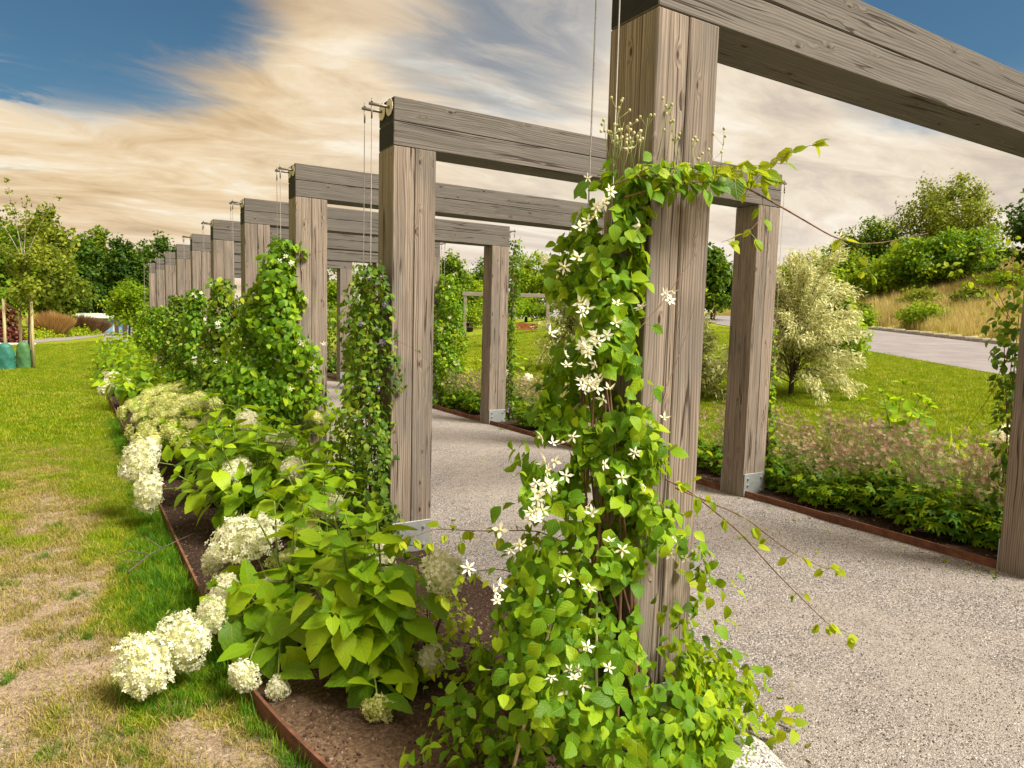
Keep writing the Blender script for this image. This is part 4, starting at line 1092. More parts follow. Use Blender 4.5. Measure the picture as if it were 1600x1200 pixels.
# right-hand row, outer side
XR = W_ + .12
vq, bq, gq = vine((XR, .42, .02), [(0, XR + .04, .42, .08, .08), (.9, XR + .03, .44, .05, .06), (1.3, XR, .46, .07, .09), (1.55, XR, .47, .11, .13), (1.9, XR + .02, .46, .06, .08)], 'thin clematis with a knot of leaves behind the nearest right post', 'clematis', GV, 60, 260, .055, VND_M, M_VINE_D, 81)
for pts in ([(XR, .46, 1.5), (XR - .02, .55, 1.1), (XR, .75, .75)], [(XR, .46, 1.6), (XR - .03, .60, 1.9), (XR, .70, 2.1), (XR + .1, .80, 2.2)], [(XR, .46, 1.6), (XR, .62, 1.8), (XR, .85, 2.0), (XR + .05, 1.0, 2.05)], [(XR, .46, 1.7), (XR, .5, 2.0), (XR + .1, .55, 2.2)]):
    tendril(vq, bq, gq, pts, .05, CLE_MY, 2, dens=.8, rad=.0025)
vine((XR, DD + .12, .02), [(0, XR + .03, DD + .1, .12, .14), (.5, XR + .02, DD + .1, .09, .1), (.9, XR, DD + .1, .04, .05), (1.5, XR, DD + .1, .02, .02)], 'short young clematis at the foot of the second right post', 'clematis', GV, 40, 260, .05, CLE_M, M_CLE, 82)
vine((XR, 2 * DD + .12, .02), lowp(XR + .02, 2 * DD + .1, 2.0, .22, .12), 'clematis with cream flowers on the third right post', 'clematis', GV, 60, 700, .055, CLE_MY, M_CLE_Y, 83, n_rand_fl=30, fsize=.035)
vine((XR, 3 * DD + .12, .02), [(0, XR + .03, 3 * DD + .1, .12, .14), (.8, XR, 3 * DD + .1, .05, .06), (1.6, XR, 3 * DD + .1, .03, .05), (2.0, XR + .03, 3 * DD + .1, .10, .12), (2.7, XR + .03, 3 * DD + .1, .07, .1)], 'thin dark clematis climbing high on the fourth right post', 'clematis', GV, 40, 520, .05, VND_M, M_VINE_D, 84, fmesh=PURPLE_ME, n_rand_fl=4, fsize=.03)
vine((XR, 4 * DD + .0, .02), [(0, XR, 4 * DD - .05, .42, .42), (.5, XR - .05, 4 * DD - .05, .36, .36), (1.2, XR - .03, 4 * DD, .34, .32), (1.9, XR, 4 * DD, .26, .26), (2.3, XR, 4 * DD, .14, .14)], 'dense clematis with white flowers on the fifth right post', 'clematis', GV, 160, 2600, .06, CLE_M, M_CLE, 85, n_rand_fl=36, fsize=.035)
for k in (5, 6, 7, 8, 9):
    vine((XR, k * DD + .1, .02), lowp(XR, k * DD + .1, 1.9, .34, .12), 'clematis on the %s right post' % ordinal[k], 'clematis', GV, 24, 900, .06, VND_M, M_VINE_D, 86 + k)

# granite stone
rngs = np.random.default_rng(5)
mb = MB(); mb.ball((0, 0, 0), 1, 18, 12); V = np.array(mb.V)
V = np.sign(V) * np.abs(V) ** .72 * np.array((.15, .13, .085)); V *= (1 + .07 * np.sin(V[:, :1] * 31 + 1) + .06 * np.cos(V[:, 1:2] * 37) + .05 * np.sin(V[:, 2:3] * 50 + V[:, :1] * 20))
o = link('granite_stone', np_mesh('granite_stone', V, mb.F, [M_GRANITE], True)); o.location = (.24, -.33, .03); o.rotation_euler = (.1, -.12, .5)
tag(o, 'pale granite stone half under the clematis at the path edge', 'stone')

tw_ = empty('dead_twig', (-1.30, 2.75, .05), 'dead grey brown twig lying over the edging onto the grass', 'twig')
for pts, r_ in (([(-.17, -.22, .03), (-.05, -.05, .06), (.12, .12, .07), (.24, .30, .05)], .005), ([(-.05, -.05, .06), (-.16, -.02, .09), (-.26, -.06, .08)], .004), ([(.02, .03, .065), (-.05, .16, .10), (-.10, .25, .09)], .003), ([(-.1, -.12, .05), (-.2, -.16, .08)], .003)):
    mb = MB(); mb.tube(pts, [r_, r_ * .8, r_ * .6, r_ * .35][:len(pts)], 5); mb.obj('branch', [M_BARK], tw_, True)

# ================================================================== dried perennials along the far bed
def star_leaf():
    V = [(0, 0, 0)]; F = []
    for k in range(5):
        th = PI / 2 + (k - 2) * .62; c, s = math.cos(th), math.sin(th); L = 1.0 if k == 2 else .85; b = len(V)
        V += [(.5 * L * c - .17 * s, .5 * L * s + .17 * c, .05), (L * c, L * s, -.14), (.5 * L * c + .17 * s, .5 * L * s - .17 * c, .05)]
        F.append((0, b + 2, b + 1, b))
    return np.array(V), np.array(F), np.zeros((len(V), 3))
SLEAF = star_leaf()
def perennial_meshes(seed):
    rng = np.random.default_rng(seed); R = .40
    n = 620; th = rng.uniform(0, 2 * PI, n); r = R * np.sqrt(rng.random(n)); z = (.12 + .24 * (1 - (r / R) ** 2) * rng.uniform(.3, 1.15, n)); z = np.where(r > .75 * R, rng.uniform(.05, .26, n), z)
    pos = np.stack([r * np.cos(th), r * np.sin(th), z], -1); o = np.stack([np.cos(th), np.sin(th), 0 * th], -1)
    f = frames(o + rng.normal(0, .5, (n, 3)), np.array((0, 0, .9)) + o * .5 + rng.normal(0, .3, (n, 3)))
    fol = stamped_mesh('foliage', SLEAF, pos, f, rng.uniform(.05, .095, n), rng.random(n), [M_PERE])
    mb = MB(); heads = []
    for i in range(74):
        a = rng.uniform(0, 2 * PI); rr = R * .9 * math.sqrt(rng.random()); b = np.array((rr * .5 * math.cos(a), rr * .5 * math.sin(a), .08)); t = np.array((rr * 1.1 * math.cos(a), rr * 1.1 * math.sin(a), rng.uniform(.34, .64)))
        m = (b + t) / 2 + rng.normal(0, .02, 3); mb.tube([tuple(b), tuple(m), tuple(t)], [.0022, .0018, .0012], 4, cap=False)
        for q in range(5):
            e = t + rng.normal(0, .045, 3) + np.array((0, 0, .03)); mb.tube([tuple(t - (t - m) * .2), tuple(e)], .0010, 3, cap=False); heads.append(e)
    stm = mb.mesh('stem', [M_STEM], True)
    hp = np.array(heads); nn = len(hp)
    f = frames(rng.normal(0, 1, (nn, 3)), np.array((0, -.2, .8)) + rng.normal(0, .45, (nn, 3)))
    hd = stamped_mesh('flower_head', star_tmpl(8, .26, .35), hp, f, rng.uniform(.016, .031, nn), rng.random(nn), [M_DRYHEAD])
    pk = np_mesh('flower_head', *stamp(star_tmpl(8, .3, .3), hp[:14] * np.array((.4, .4, 1)) , f[:14], np.full(14, .022))[:2], [M_PINK], True)
    return fol, stm, hd, pk
PM = [perennial_meshes(s) for s in (1, 2, 3)]
pspots = [(3.95, .35, .85), (3.9, .85, 1.0), (4.1, 1.4, 1.05), (3.85, 1.72, .8), (4.45, .75, 1.05), (4.5, 1.7, 1.05), (3.95, 2.12, .8), (4.35, 2.35, 1.0), (4.05, 3.0, .9), (4.5, 3.1, 1.0), (3.95, 3.8, .9), (4.3, 4.3, .95), (3.9, 5.2, .9), (4.35, 5.6, 1.0), (3.9, 6.25, .95), (4.25, 7.4, .95), (3.9, 7.9, .95), (3.85, 8.6, .9), (4.2, 10.2, 1), (3.9, 11.2, 1), (4.0, 12.8, 1), (4.0, 14.4, 1), (4.0, 16.5, 1.0), (4.0, 18.5, 1.0)]
plab = ['beside the nearest right post', 'at the front, right of the middle', 'in the middle of the clump line, tallest', 'tight against the rusty edging', 'behind, near the white hydrangea head', 'behind, below the young hydrangea', 'just right of the second right post', 'behind the second right post with pink bloom',
        'left of the second right post', 'left of the second post, at the back', 'between second and third right posts, front', 'between second and third right posts, back', 'right of the fourth right post', 'under the cream clematis', 'left beside the fourth right post', 'left of the fourth post, at the back', 'halfway to the fifth right post', 'at the foot of the dense clematis']
for i, (x, y, s) in enumerate(pspots):
    fol, stm, hd, pk = PM[i % 3]
    lab = ('clump of dried pinkish brown flowers ' + plab[i]) if i < len(plab) else 'distant clump of dried flowers by the path, %s past the fifth right post' % ordw[i - len(plab)]
    r = empty('flowering_perennial', (x, y, .03), lab, 'perennial', 'dried flower clumps along the far bed' if i < len(plab) else 'distant dried flower clumps', rz=i * 1.7)
    r.scale = (s, s, s)
    for nm, me in (('foliage', fol), ('stem', stm), ('flower_head', hd)):
        link(nm, me, r)['kind'] = 'stuff'
    if i in (7, 5, 12):
        q = link('pink_flower', pk, r); q['kind'] = 'stuff'
# yellowish low filler plants
def bushy(name, label, cat, group, base, rx, ry, h, n, leaf, mat, seed, tmpl=MINI, z0=.02, stem=True, up_=.6, shell=.75, stemmat=None):
    rng = np.random.default_rng(seed); r = empty(name, base, label, cat, group)
    dr = unit(rng.normal(0, 1, (n, 3))); dr[:, 2] = np.abs(dr[:, 2]) if z0 < .1 else dr[:, 2]
    rad = np.where(rng.random(n) < shell, rng.normal(.92, .10, n), rng.random(n) ** .4)
    lob = 1 + .16 * np.sin(dr[:, 0] * 6 + seed) + .14 * np.cos(dr[:, 1] * 7 + 2 * seed) + .1 * np.sin(dr[:, 2] * 9)
    pos = dr * (rad * lob)[:, None] * np.array((rx, ry, h)); pos[:, 2] = np.maximum(pos[:, 2] + z0, .01)
    f = frames(dr * .5 + rng.normal(0, .6, (n, 3)) + np.array((0, 0, -.3)), dr * .7 + np.array((0, 0, up_)) + rng.normal(0, .35, (n, 3)))
    link('foliage', stamped_mesh('foliage', tmpl, pos, f, leaf * rng.uniform(.6, 1.3, n), rng.random(n), [mat]), r)['kind'] = 'stuff'
    if stem:
        mb = MB()
        for k in range(6):
            a = k * 1.05; mb.tube([(0, 0, 0), (rx * .3 * math.cos(a), ry * .3 * math.sin(a), max(.05, h * .4 + z0 * .5)), (rx * .6 * math.cos(a), ry * .6 * math.sin(a), h * .7 + z0)], [.012 * (h + .3), .008 * (h + .3), .004 * (h + .3)], 5)
        mb.obj('stem', [stemmat or M_BARK], r, True)['kind'] = 'stuff'
    return r
bushy('groundcover_plant', 'reddish green low plant between the nearest hydrangea and the big clematis', 'plant', None, (-.38, .62, .02),   .14, .16, .2, 90, .035, M_CLE_Y, 7, up_=.8)
bushy('groundcover_plant', 'airy light green plant left of the big clematis foot', 'plant', None, (-.34, .98, .02), .2, .2, .36, 260, .035, M_CLE_Y, 8, up_=.8)
bushy('lady_mantle', 'yellow green low plant at the foot of the nearest right post', 'plant', None, (3.86, .12, .03), .3, .28, .3, 420, .06, M_CLE_Y, 9)
bushy('groundcover_plant', 'bright yellow green plant behind the third left post beside the path', 'plant', None, (XR + .6, 9.9, .03), .5, .9, .7, 900, .09, M_CLE_Y, 10)

# ================================================================== willows and other shrubs
def willow(label, base, h, w_, n, seed):
    rng = np.random.default_rng(seed); r = empty('white_willow_shrub', base, label, 'willow', 'white variegated willows on the lawn')
    mb = MB(); mb.tube([(0, 0, 0), (.02, .01, .3 * h), (0, 0, .55 * h)], [.05, .04, .02], 7)
    br = []
    for k in range(80):
        a = rng.uniform(0, 2 * PI); zb = rng.uniform(.06, .5) * h; el = rng.uniform(0, 1.0)
        tip = np.array((w_ / 2 * rng.uniform(.5, 1.2) * math.cos(a) * (1 - .55 * el), w_ / 2 * rng.uniform(.55, 1.08) * math.sin(a) * (1 - .55 * el), (.10 + .90 * el) * h * rng.uniform(.9, 1.02)))
        b = bez((0, 0, zb * .7), (tip[0] * .45, tip[1] * .45, max(zb, tip[2] * .95)), tip - np.array((0, 0, .07 * h * (1 - el))), 6); br.append(b)
        mb.tube([tuple(p) for p in b], list(np.linspace(.012, .003, 6)), 4, cap=False)
    mb.obj('trunk', [M_BARK], r, True)
    P = []; A = []
    for i in range(n):
        b = br[int(rng.integers(len(br)))]; k = rng.uniform(1.2, 4.99); j = int(k); p = b[j] + (b[j + 1] - b[j]) * (k - j)
        P.append(p + rng.normal(0, .06, 3)); A.append(unit(b[j + 1] - b[j]) + rng.normal(0, .6, 3) + np.array((0, 0, -.3)))
    P = np.array(P); P[:, 2] = np.maximum(P[:, 2], .05); A = np.array(A)
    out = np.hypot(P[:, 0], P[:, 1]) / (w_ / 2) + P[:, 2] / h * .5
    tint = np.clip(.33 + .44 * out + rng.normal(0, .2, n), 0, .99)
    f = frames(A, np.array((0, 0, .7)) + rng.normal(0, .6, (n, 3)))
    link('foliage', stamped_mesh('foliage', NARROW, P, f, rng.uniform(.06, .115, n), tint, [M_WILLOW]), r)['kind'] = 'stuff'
    return r
willow('white variegated willow beside the second right post, largest', (9.55, 6.4, gz(9.55, 6.4)), 2.95, 3.3, 30000, 3)
willow('white variegated willow on the lawn seen left of the big clematis', (9.4, 13.2, gz(9.4, 13.2)), 2.6, 2.3, 11000, 4)
willow('low white variegated willow seen between the posts, behind the largest', (8.2, 7.6, gz(8.2, 7.6)), 1.7, 1.5, 7000, 6)
bushy('yellow_green_shrub', 'yellow green shrub with reddish tips right behind the largest willow', 'shrub', None, (16.2, 10.2, gz(16.2, 10.2)), .85, .85, 2.0, 3000, .16, M_TREE_Y, 22)
bushy('low_lawn_plant', 'small yellowish sapling bush on the lawn near the swing', 'shrub', None, (12.3, 21.3, gz(12.3, 21.3)), .5, .5, 1.5, 1100, .09, M_TREE_Y, 23)

# ================================================================== trees
TCARD = kite_leaf(.75, .1, .12)
def tree_crown(kind, seed, n, leaf, mat, droop=False, clumps=60, spread=.16):
    """unit crown: fits x,y in [-.5,.5], z in [0,1]"""
    rng = np.random.default_rng(seed)
    c = unit(rng.normal(0, 1, (clumps, 3))) * (rng.random((clumps, 1)) ** .45)
    if kind == 'round': prof = lambda z: np.sqrt(np.clip(1 - z * z, 0, 1)) ** .0 + 0 * z
    c = c * np.array((.40, .40, .42)) + np.array((0, 0, .5))
    if kind == 'cone': c[:, :2] *= (1.15 - c[:, 2:3] * .85)
    if kind == 'egg': c[:, :2] *= (1.12 - np.abs(c[:, 2:3] - .38) * .9)
    ci = rng.integers(0, clumps, n); off = rng.normal(0, 1, (n, 3)); off = unit(off) * (rng.random((n, 1)) ** .6)
    sizes = rng.uniform(.6, 1.25, clumps) * spread
    pos = c[ci] + off * sizes[ci][:, None] * np.array((1, 1, .75))
    if droop: pos[:, 2] -= np.abs(rng.normal(0, .07, n))
    top = pos[:, 2].max(); pos[:, 2] = np.clip((pos[:, 2] - .02) / (top - .02), 0, 1)
    o = unit(pos - np.array((0, 0, .42)))
    ax_ = o * .4 + rng.normal(0, .6, (n, 3)) + np.array((0, 0, -.7 if droop else -.15)); nr = o * .5 + off * .6 + np.array((0, 0, .55)) + rng.normal(0, .35, (n, 3))
    tint = np.clip(rng.random(clumps)[ci] * .55 + rng.random(n) * .45, 0, .999)
    return pos, frames(ax_, nr), leaf * rng.uniform(.6, 1.35, n), tint
def crown_mesh(kind, seed, n, leaf, mat, w_, h, **kw):
    pos, f, s, tint = tree_crown(kind, seed, n, leaf, mat, **kw)
    return stamped_mesh('crown', TCARD, pos * np.array((w_, w_, h)), f, s, tint, [mat])
def tree(label, x, y, ztop, width, zb, mat, kind='round', n=5200, leaf=.24, seed=0, trunk=.16, clear=.12, bark=M_BARK, group='trees around the park', z0=None, cat='tree', **kw):
    zg = gz(x, y) if z0 is None else z0; h = ztop - zg
    r = empty('broadleaf_tree', (x, y, zg), label, cat, group)
    rng = np.random.default_rng(seed + 500); mb = MB(); ch = h * clear
    mb.tube([(0, 0, -.2), (.02 * h * rng.normal(), .02 * h * rng.normal(), h * .35), (0, 0, h * .75)], [trunk, trunk * .75, trunk * .25], 7); mb.obj('trunk', [bark], r, True)
    mb = MB()
    for k in range(7):
        a = k * 2.4; zz = h * (clear + .06 + .07 * k * (1 - clear)); mb.tube([(0, 0, zz), (width * .12 * math.cos(a), width * .12 * math.sin(a), zz + .12 * h), (width * .24 * math.cos(a), width * .24 * math.sin(a), zz + .2 * h)], [trunk * .4, trunk * .28, trunk * .1], 5)
    mb.obj('limb', [bark], r, True)
    c = link('crown', crown_mesh(kind, seed, n, leaf, mat, width, h * (1 - clear), **kw), r, M=Matrix.Translation((0, 0, ch))); c['kind'] = 'stuff'
    return r
# left background
LT = [('olive green tree with a feathery top at the left, behind the staked sapling', -3.3, 43.2, 6.9, 5.2, M_OLIVE, 'egg'), ('mid green tree at the far left edge of the picture', -5.6, 41, 6.3, 5.2, M_TREE, 'round'),
      ('dark tree behind the orange grass', -1.7, 53.2, 6.5, 4.8, M_TREE_D, 'round'), ('taller tree with an uneven pale crown left of the pergola end', -.5, 56.2, 7.4, 4.0, M_TREE, 'egg'), ('dark pointed tree just left of the pergola end', .8, 54.2, 6.8, 3.6, M_TREE_D, 'egg'),
      ('dark round tree above the small round-crowned tree', 2.4, 58, 6.8, 4.2, M_TREE_D, 'round'), ('dark tree rising where the pergola row ends', 3.9, 60, 7.7, 4.2, M_TREE_D, 'round'), ('dark tree behind the farthest pergola frames', 6.0, 58, 6.6, 4.4, M_TREE_D, 'round'),
      ('low dark tree mass behind the shed', -3.4, 60, 6.0, 6.0, M_TREE_D, 'round'), ('pale green tree low behind the olive tree', -6.2, 50, 6.4, 5.4, M_TREE_Y, 'round'), ('dark tree beside the shed roof, low crown', 1.6, 62, 5.2, 5.0, M_TREE_D, 'round')]
for i, (lab, x, y, zt, wd, mt, kd) in enumerate(LT):
    tree(lab, x, y, zt, wd, 0, mt, kd, 6500, .26, 100 + i, clear=.06, z0=0.0 if x > -4 else None)
tree('small round-crowned tree beside the bollards', .1, 34.2, 2.95, 2.5, 0, M_TREE_Y, 'round', 3600, .13, 130, trunk=.06, clear=.22, z0=0)
# middle, beyond the lawn
MT = [('tree far beyond the fifth frame, seen past its post', 21.1, 69.7, 7.2, 5.4), ('bright tree far beyond the second frame', 25.4, 68, 8.1, 6.2), ('pointed tree far beyond the fourth frame', 27.3, 64, 7.9, 5.2), ('tree standing close behind the swing beam at its left', 25.2, 52, 7.4, 4.4),
      ('tree between the fourth and fifth right posts', 30.8, 60.2, 7.4, 5.4), ('tall tree right of the fourth right post', 35.2, 63.5, 8.1, 6.0), ('broad tree above the swing seat', 33.5, 52.8, 7.9, 6.2), ('tree behind the white willow left of the clematis', 34.5, 47.5, 7.6, 6.0),
      ('tree hidden mostly behind the nearest post', 35, 40, 7.2, 6.0), ('green tree seen through the gap right of the nearest post', 29.4, 26.5, 6.1, 3.4), ('distant tree low behind the largest willow', 62.9, 46.5, 8.7, 4.2), ('distant bush low at the skyline right of the largest willow', 60, 41, 8.2, 5.0)]
for i, (lab, x, y, zt, wd) in enumerate(MT):
    tree(lab, x, y, zt, wd, 0, (M_TREE_Y, M_TREE, M_TREE_Y, M_TREE)[i % 4], ('round', 'egg')[i % 2], 6500, .27, 140 + i, clear=.03)
# low shrubs filling the feet of the middle trees
for i, (x, y, wd) in enumerate([(19, 60, 5), (24, 64, 6), (24, 58, 5), (22, 50, 4), (28, 54, 5), (27, 46, 4), (31, 48, 5), (33, 44, 5), (30, 40, 4)]):
    tree('low bright shrub closing off the far lawn, %s from the left' % ordw[i], x, y, gz(x, y) + 2.3 + .3 * (i % 3), wd, 0, (M_TREE_Y, M_CLE)[i % 2], 'round', 2600, .22, 170 + i, trunk=.05, clear=.0, group='low shrubs closing off the far lawn', cat='shrub')
# right hill
RT = [('round dark tree left of the tall airy tree', 47.8, 28.5, 9.75, 5.0, M_TREE, 'round', 9000, .22, .05), ('low tree under the round dark tree, on its left', 41.9, 27.0, 7.0, 5.2, M_TREE, 'round', 6500, .24, .0), ('tall airy tree with a feathery crown, highest on the hill', 51.8, 25.5, 13.2, 8.8, M_OLIVE, 'egg', 15000, .20, .03),
      ('bright green bush in the middle of the hillside', 42.4, 21.9, 7.3, 5.4, M_CLE, 'round', 8000, .20, .0), ('bright green bush right of the hillside middle', 43.4, 19.9, 7.8, 4.6, M_CLE, 'round', 7000, .20, .0), ('dark green tree at the right edge of the picture', 43.1, 15.0, 9.5, 6.2, M_TREE_D, 'round', 10000, .22, .0),
      ('low green bush at the left foot of the hillside', 41.6, 23.8, 6.1, 4.4, M_TREE_Y, 'round', 6000, .20, .0), ('dark tree behind the bright bushes', 47.5, 22, 7.6, 6, M_TREE, 'round', 8000, .24, .0), ('dark tree behind, out at the right', 45, 13, 9.6, 7, M_TREE_D, 'round', 8000, .24, .0), ('green tree between the tall tree and the round tree', 52, 30, 8.0, 6, M_TREE, 'round', 7000, .25, .0), ('far tree at the hill end above the largest willow', 55, 36, 8.0, 6, M_TREE, 'round', 6000, .27, .0)]
for i, (lab, x, y, zt, wd, mt, kd, n, lf, clr) in enumerate(RT):
    tree(lab, x, y, zt, wd, 0, mt, kd, n, lf, 200 + i, clear=clr, trunk=.18, droop=(i == 2), clumps=90 if i == 2 else 60, spread=.13 if i == 2 else .16)
for i, (x, y, wd, h) in enumerate([(33.0, 16.6, 2.6, 1.3), (36.5, 16.0, 2.2, 1.1), (31.5, 18.8, 2.2, 1.0), (37.5, 19.0, 3.0, 1.2), (38.5, 13.5, 3.0, 1.4), (34.2, 20.5, 2.8, 1.3), (39.5, 16.0, 3.0, 1.2)]):
    tree('small scrub bush in the dry meadow, ' + ('a little right of the middle|toward the right, near the slope foot|leftmost above the kerb|high on the right|lowest at the right edge|upper left, against the trees|right, against the dark tree'.split('|')[i]), x, y, gz(x, y) + h, wd, 0, (M_TREE_Y, M_OLIVE)[i % 2], 'round', 1500, .15, 230 + i, trunk=.03, clear=.0, group='scrub bushes in the dry meadow', cat='shrub')

# staked sapling on the left lawn
tree('young staked tree with thin branches reaching above its crown', -2.86, 19.4, 4.0, 2.3, 0, M_OLIVE, 'egg', 2300, .085, 300, trunk=.03, clear=.34, bark=M_BARK, group=None, clumps=30, spread=.13, z0=0)
sap = [o for o in COL.objects if o.get('label', '').startswith('young staked tree')][0]
for k, (dx, dy, zt) in enumerate([(-.30, 0, 4.6), (.75, .1, 4.3), (.1, .2, 4.25), (-.8, 0, 4.0)]):
    rg = np.random.default_rng(k); mb = MB(); b = bez((0, 0, 2.6), (dx * .4, dy, 3.6), (dx, dy, zt), 8); mb.tube([tuple(p) for p in b], list(np.linspace(.014, .004, 8)), 5); tw = mb.obj('twig', [M_BARK_P], sap, True)
    pp = np.array([b[int(rg.integers(3, 8))] + rg.normal(0, .05, 3) for _ in range(60)])
    link('foliage', stamped_mesh('foliage', MINI, pp, frames(rg.normal(0, 1, pp.shape), np.array((0, 0, 1.)) + rg.normal(0, .5, pp.shape)), rng.uniform(.045, .08, 60), rg.random(60), [M_OLIVE]), tw)['kind'] = 'stuff'
stk = empty('tree_stakes', (-2.95, 19.4, 0), 'four pale wooden stakes with cross ties around the young tree', 'tree support')
for dx, dy in ((-.33, -.35), (-.05, .2), (.14, .55), (.22, -.28)):
    mb = MB(); mb.tube([(dx, dy, -.1), (dx, dy, 1.72)], .034, 8); mb.obj('stake', [M_STAKE], stk, True)
for a, b in (((-.33, -.35, 1.62), (-.05, .2, 1.42)), ((-.05, .2, 1.42), (.22, -.28, 1.64)), ((.14, .55, 1.6), (.22, -.28, 1.62))):
    mb = MB(); mb.tube([a, b], .02, 6); mb.obj('cross_tie', [M_STAKE], stk, True)
def water_bag(x, y, mat, label, wd, h, seed):
    rng = np.random.default_rng(seed); n, m = 20, 12; V = []; F = []
    for j in range(m + 1):
        t = j / m; rr = wd * (1 - .12 * t) * (1 - .65 * max(0, t - .6) ** 1.2 * 1.6) * (.92 if j == 0 else 1)
        for k in range(n):
            th = 2 * PI * k / n; q = rr * (1 + .06 * math.sin(th * 5 + j) + .05 * math.sin(j * 2.6)) * (1.0 if j < m else .5)
            V.append((q * math.cos(th), q * .75 * math.sin(th), h * t))
    for j in range(m):
        for k in range(n): F.append((j * n + k, j * n + (k + 1) % n, (j + 1) * n + (k + 1) % n, (j + 1) * n + k))
    F.append(tuple(range(m * n, m * n + n)))
    o = link('watering_bag', np_mesh('watering_bag', np.array(V), F, [mat], True)); o.location = (x, y, 0)
    return tag(o, label, 'watering bag', 'watering bags round the young tree')
water_bag(-3.27, 18.85, M_BAGT, 'crinkled teal watering bag at the foot of the left stake', .20, .66, 1)
water_bag(-2.93, 19.2, M_BAGG, 'smooth dull green watering bag between the right stakes', .17, .68, 2)

# bench behind the sapling
bn = empty('park_bench', (-3.75, 22.9, 0), 'backless bench with pale top and dark legs behind the staked tree', 'bench')
for i in range(4):
    mb = MB(); mb.box((-.9, -.22 + .112 * i, .44), (.9, -.22 + .112 * i + .104, .48), .004); mb.obj('seat_slat', [M_BENCHTOP], bn)
for x in (-.62, .55):
    mb = MB(); mb.box((x - .06, -.18, 0), (x + .06, .18, .438), .005); mb.obj('leg', [M_DARKMETAL], bn)

# ornamental grasses
def plume_grass(label, x, y, r_, h, n, mat, seed, group=None):
    rng = np.random.default_rng(seed); root = empty('ornamental_grass', (x, y, 0), label, 'grass clump', group)
    th = rng.uniform(0, 2 * PI, n); rr = np.sqrt(rng.random(n)); base = np.stack([.35 * r_ * rr * np.cos(th), .35 * r_ * rr * np.sin(th), 0 * th], -1)
    tip = np.stack([r_ * rr * np.cos(th) * 1.1, r_ * rr * np.sin(th) * 1.1, h * (1 - .30 * rr ** 2) * rng.uniform(.75, 1.05, n)], -1)
    ax_ = tip - base; L = np.linalg.norm(ax_, axis=1); f = frames(ax_, np.stack([np.cos(th), np.sin(th), .4 + 0 * th], -1) + rng.normal(0, .4, (n, 3)))
    sc = np.stack([np.full(n, .045), L, np.full(n, .05)], -1)
    link('blades', stamped_mesh('blades', leaf_tmpl(.9, 3, 0, 1, .1, .2), base, f, sc, rng.random(n), [mat]), root)['kind'] = 'stuff'
    return root
plume_grass('big golden orange grass clump behind the left lawn path', -3.05, 41.2, 1.12, 1.42, 2600, M_GOLD, 1)
plume_grass('brown grass clump right of the golden one', -1.75, 45.2, 1.0, 1.25, 1900, M_BROWNGR, 2, 'brown grass clumps')
plume_grass('second brown grass clump nearest the shed', -1.0, 47.5, .9, 1.0, 1500, M_BROWNGR, 3, 'brown grass clumps')
bushy('dark_red_shrub', 'dark red shrub at the left edge behind the bench', 'shrub', None, (-4.75, 33, 0), .9, .7, 1.35, 2600, .12, M_REDLEAF, 4)
for i in range(7):
    x, y = -3.7 + i * .42, 38.6 + i * 1.15
    bushy('groundcover_plant', 'lime green edging plant by the far path, ' + ordw[i] + ' from the left', 'plant', 'lime green edging plants by the far path', (x, y, 0), .38, .5, .40, 420, .09, M_CLE_Y, 40 + i)

# shed
sh = empty('garden_shed', (-.15, 50.0, 0), 'low shed with pale green roof and blue door beyond the path', 'shed')
mb = MB(); mb.box((-1.65, 0, 0), (-.75, 2, .92)); mb.obj('wall', [M_SHEDBRICK], sh)
mb = MB(); mb.box((-.745, .02, 0), (1.9, 2, .92)); mb.obj('wall', [M_SHEDWALL], sh)
mb = MB()
mb.V += [(-1.9, -.3, .93), (2.1, -.3, .93), (2.1, 2.3, 1.16), (-1.9, 2.3, 1.16), (-1.9, -.3, .99), (2.1, -.3, .99), (2.1, 2.3, 1.22), (-1.9, 2.3, 1.22)]
for f in ((0, 3, 2, 1), (4, 5, 6, 7), (0, 1, 5, 4), (2, 3, 7, 6), (1, 2, 6, 5), (3, 0, 4, 7)): mb.F.append(f); mb.I.append(0)
mb.obj('roof', [M_SHEDROOF], sh)
for x in (-.42, .45):
    mb = MB(); mb.box((x, -.03, .02), (x + .55, .018, .86), .01); d_ = mb.obj('door', [M_SHEDDOOR], sh)
    mb = MB(); mb.box((x + .45, -.06, .42), (x + .49, -.032, .52)); mb.obj('handle', [M_DARKMETAL], d_)
mb = MB(); mb.box((-.73, -.05, 0), (-.63, .018, .925)); mb.obj('corner_post', [M_BENCHTOP], sh)
for i, (x, y, h, lab) in enumerate([(.24, 31.5, 1.1, 'dark wooden bollard nearest the pergola end'), (.2, 40, 1.15, 'second dark wooden bollard beside the small round tree'), (-.03, 44, 1.2, 'third dark wooden bollard beside the small round tree'), (-.55, 54, 1.35, 'farthest dark bollard in front of the shed door')]):
    b = empty('wooden_bollard', (x, y, 0), lab, 'bollard', 'dark wooden bollards by the far path')
    mb = MB(); mb.box((-.1, -.1, -.1), (.1, .1, h - .08), .01); mb.obj('post', [M_DARKWOOD], b)
    mb = MB(); mb.box((-.085, -.085, h - .079), (.085, .085, h), .02); mb.obj('cap', [M_DARKWOOD], b)

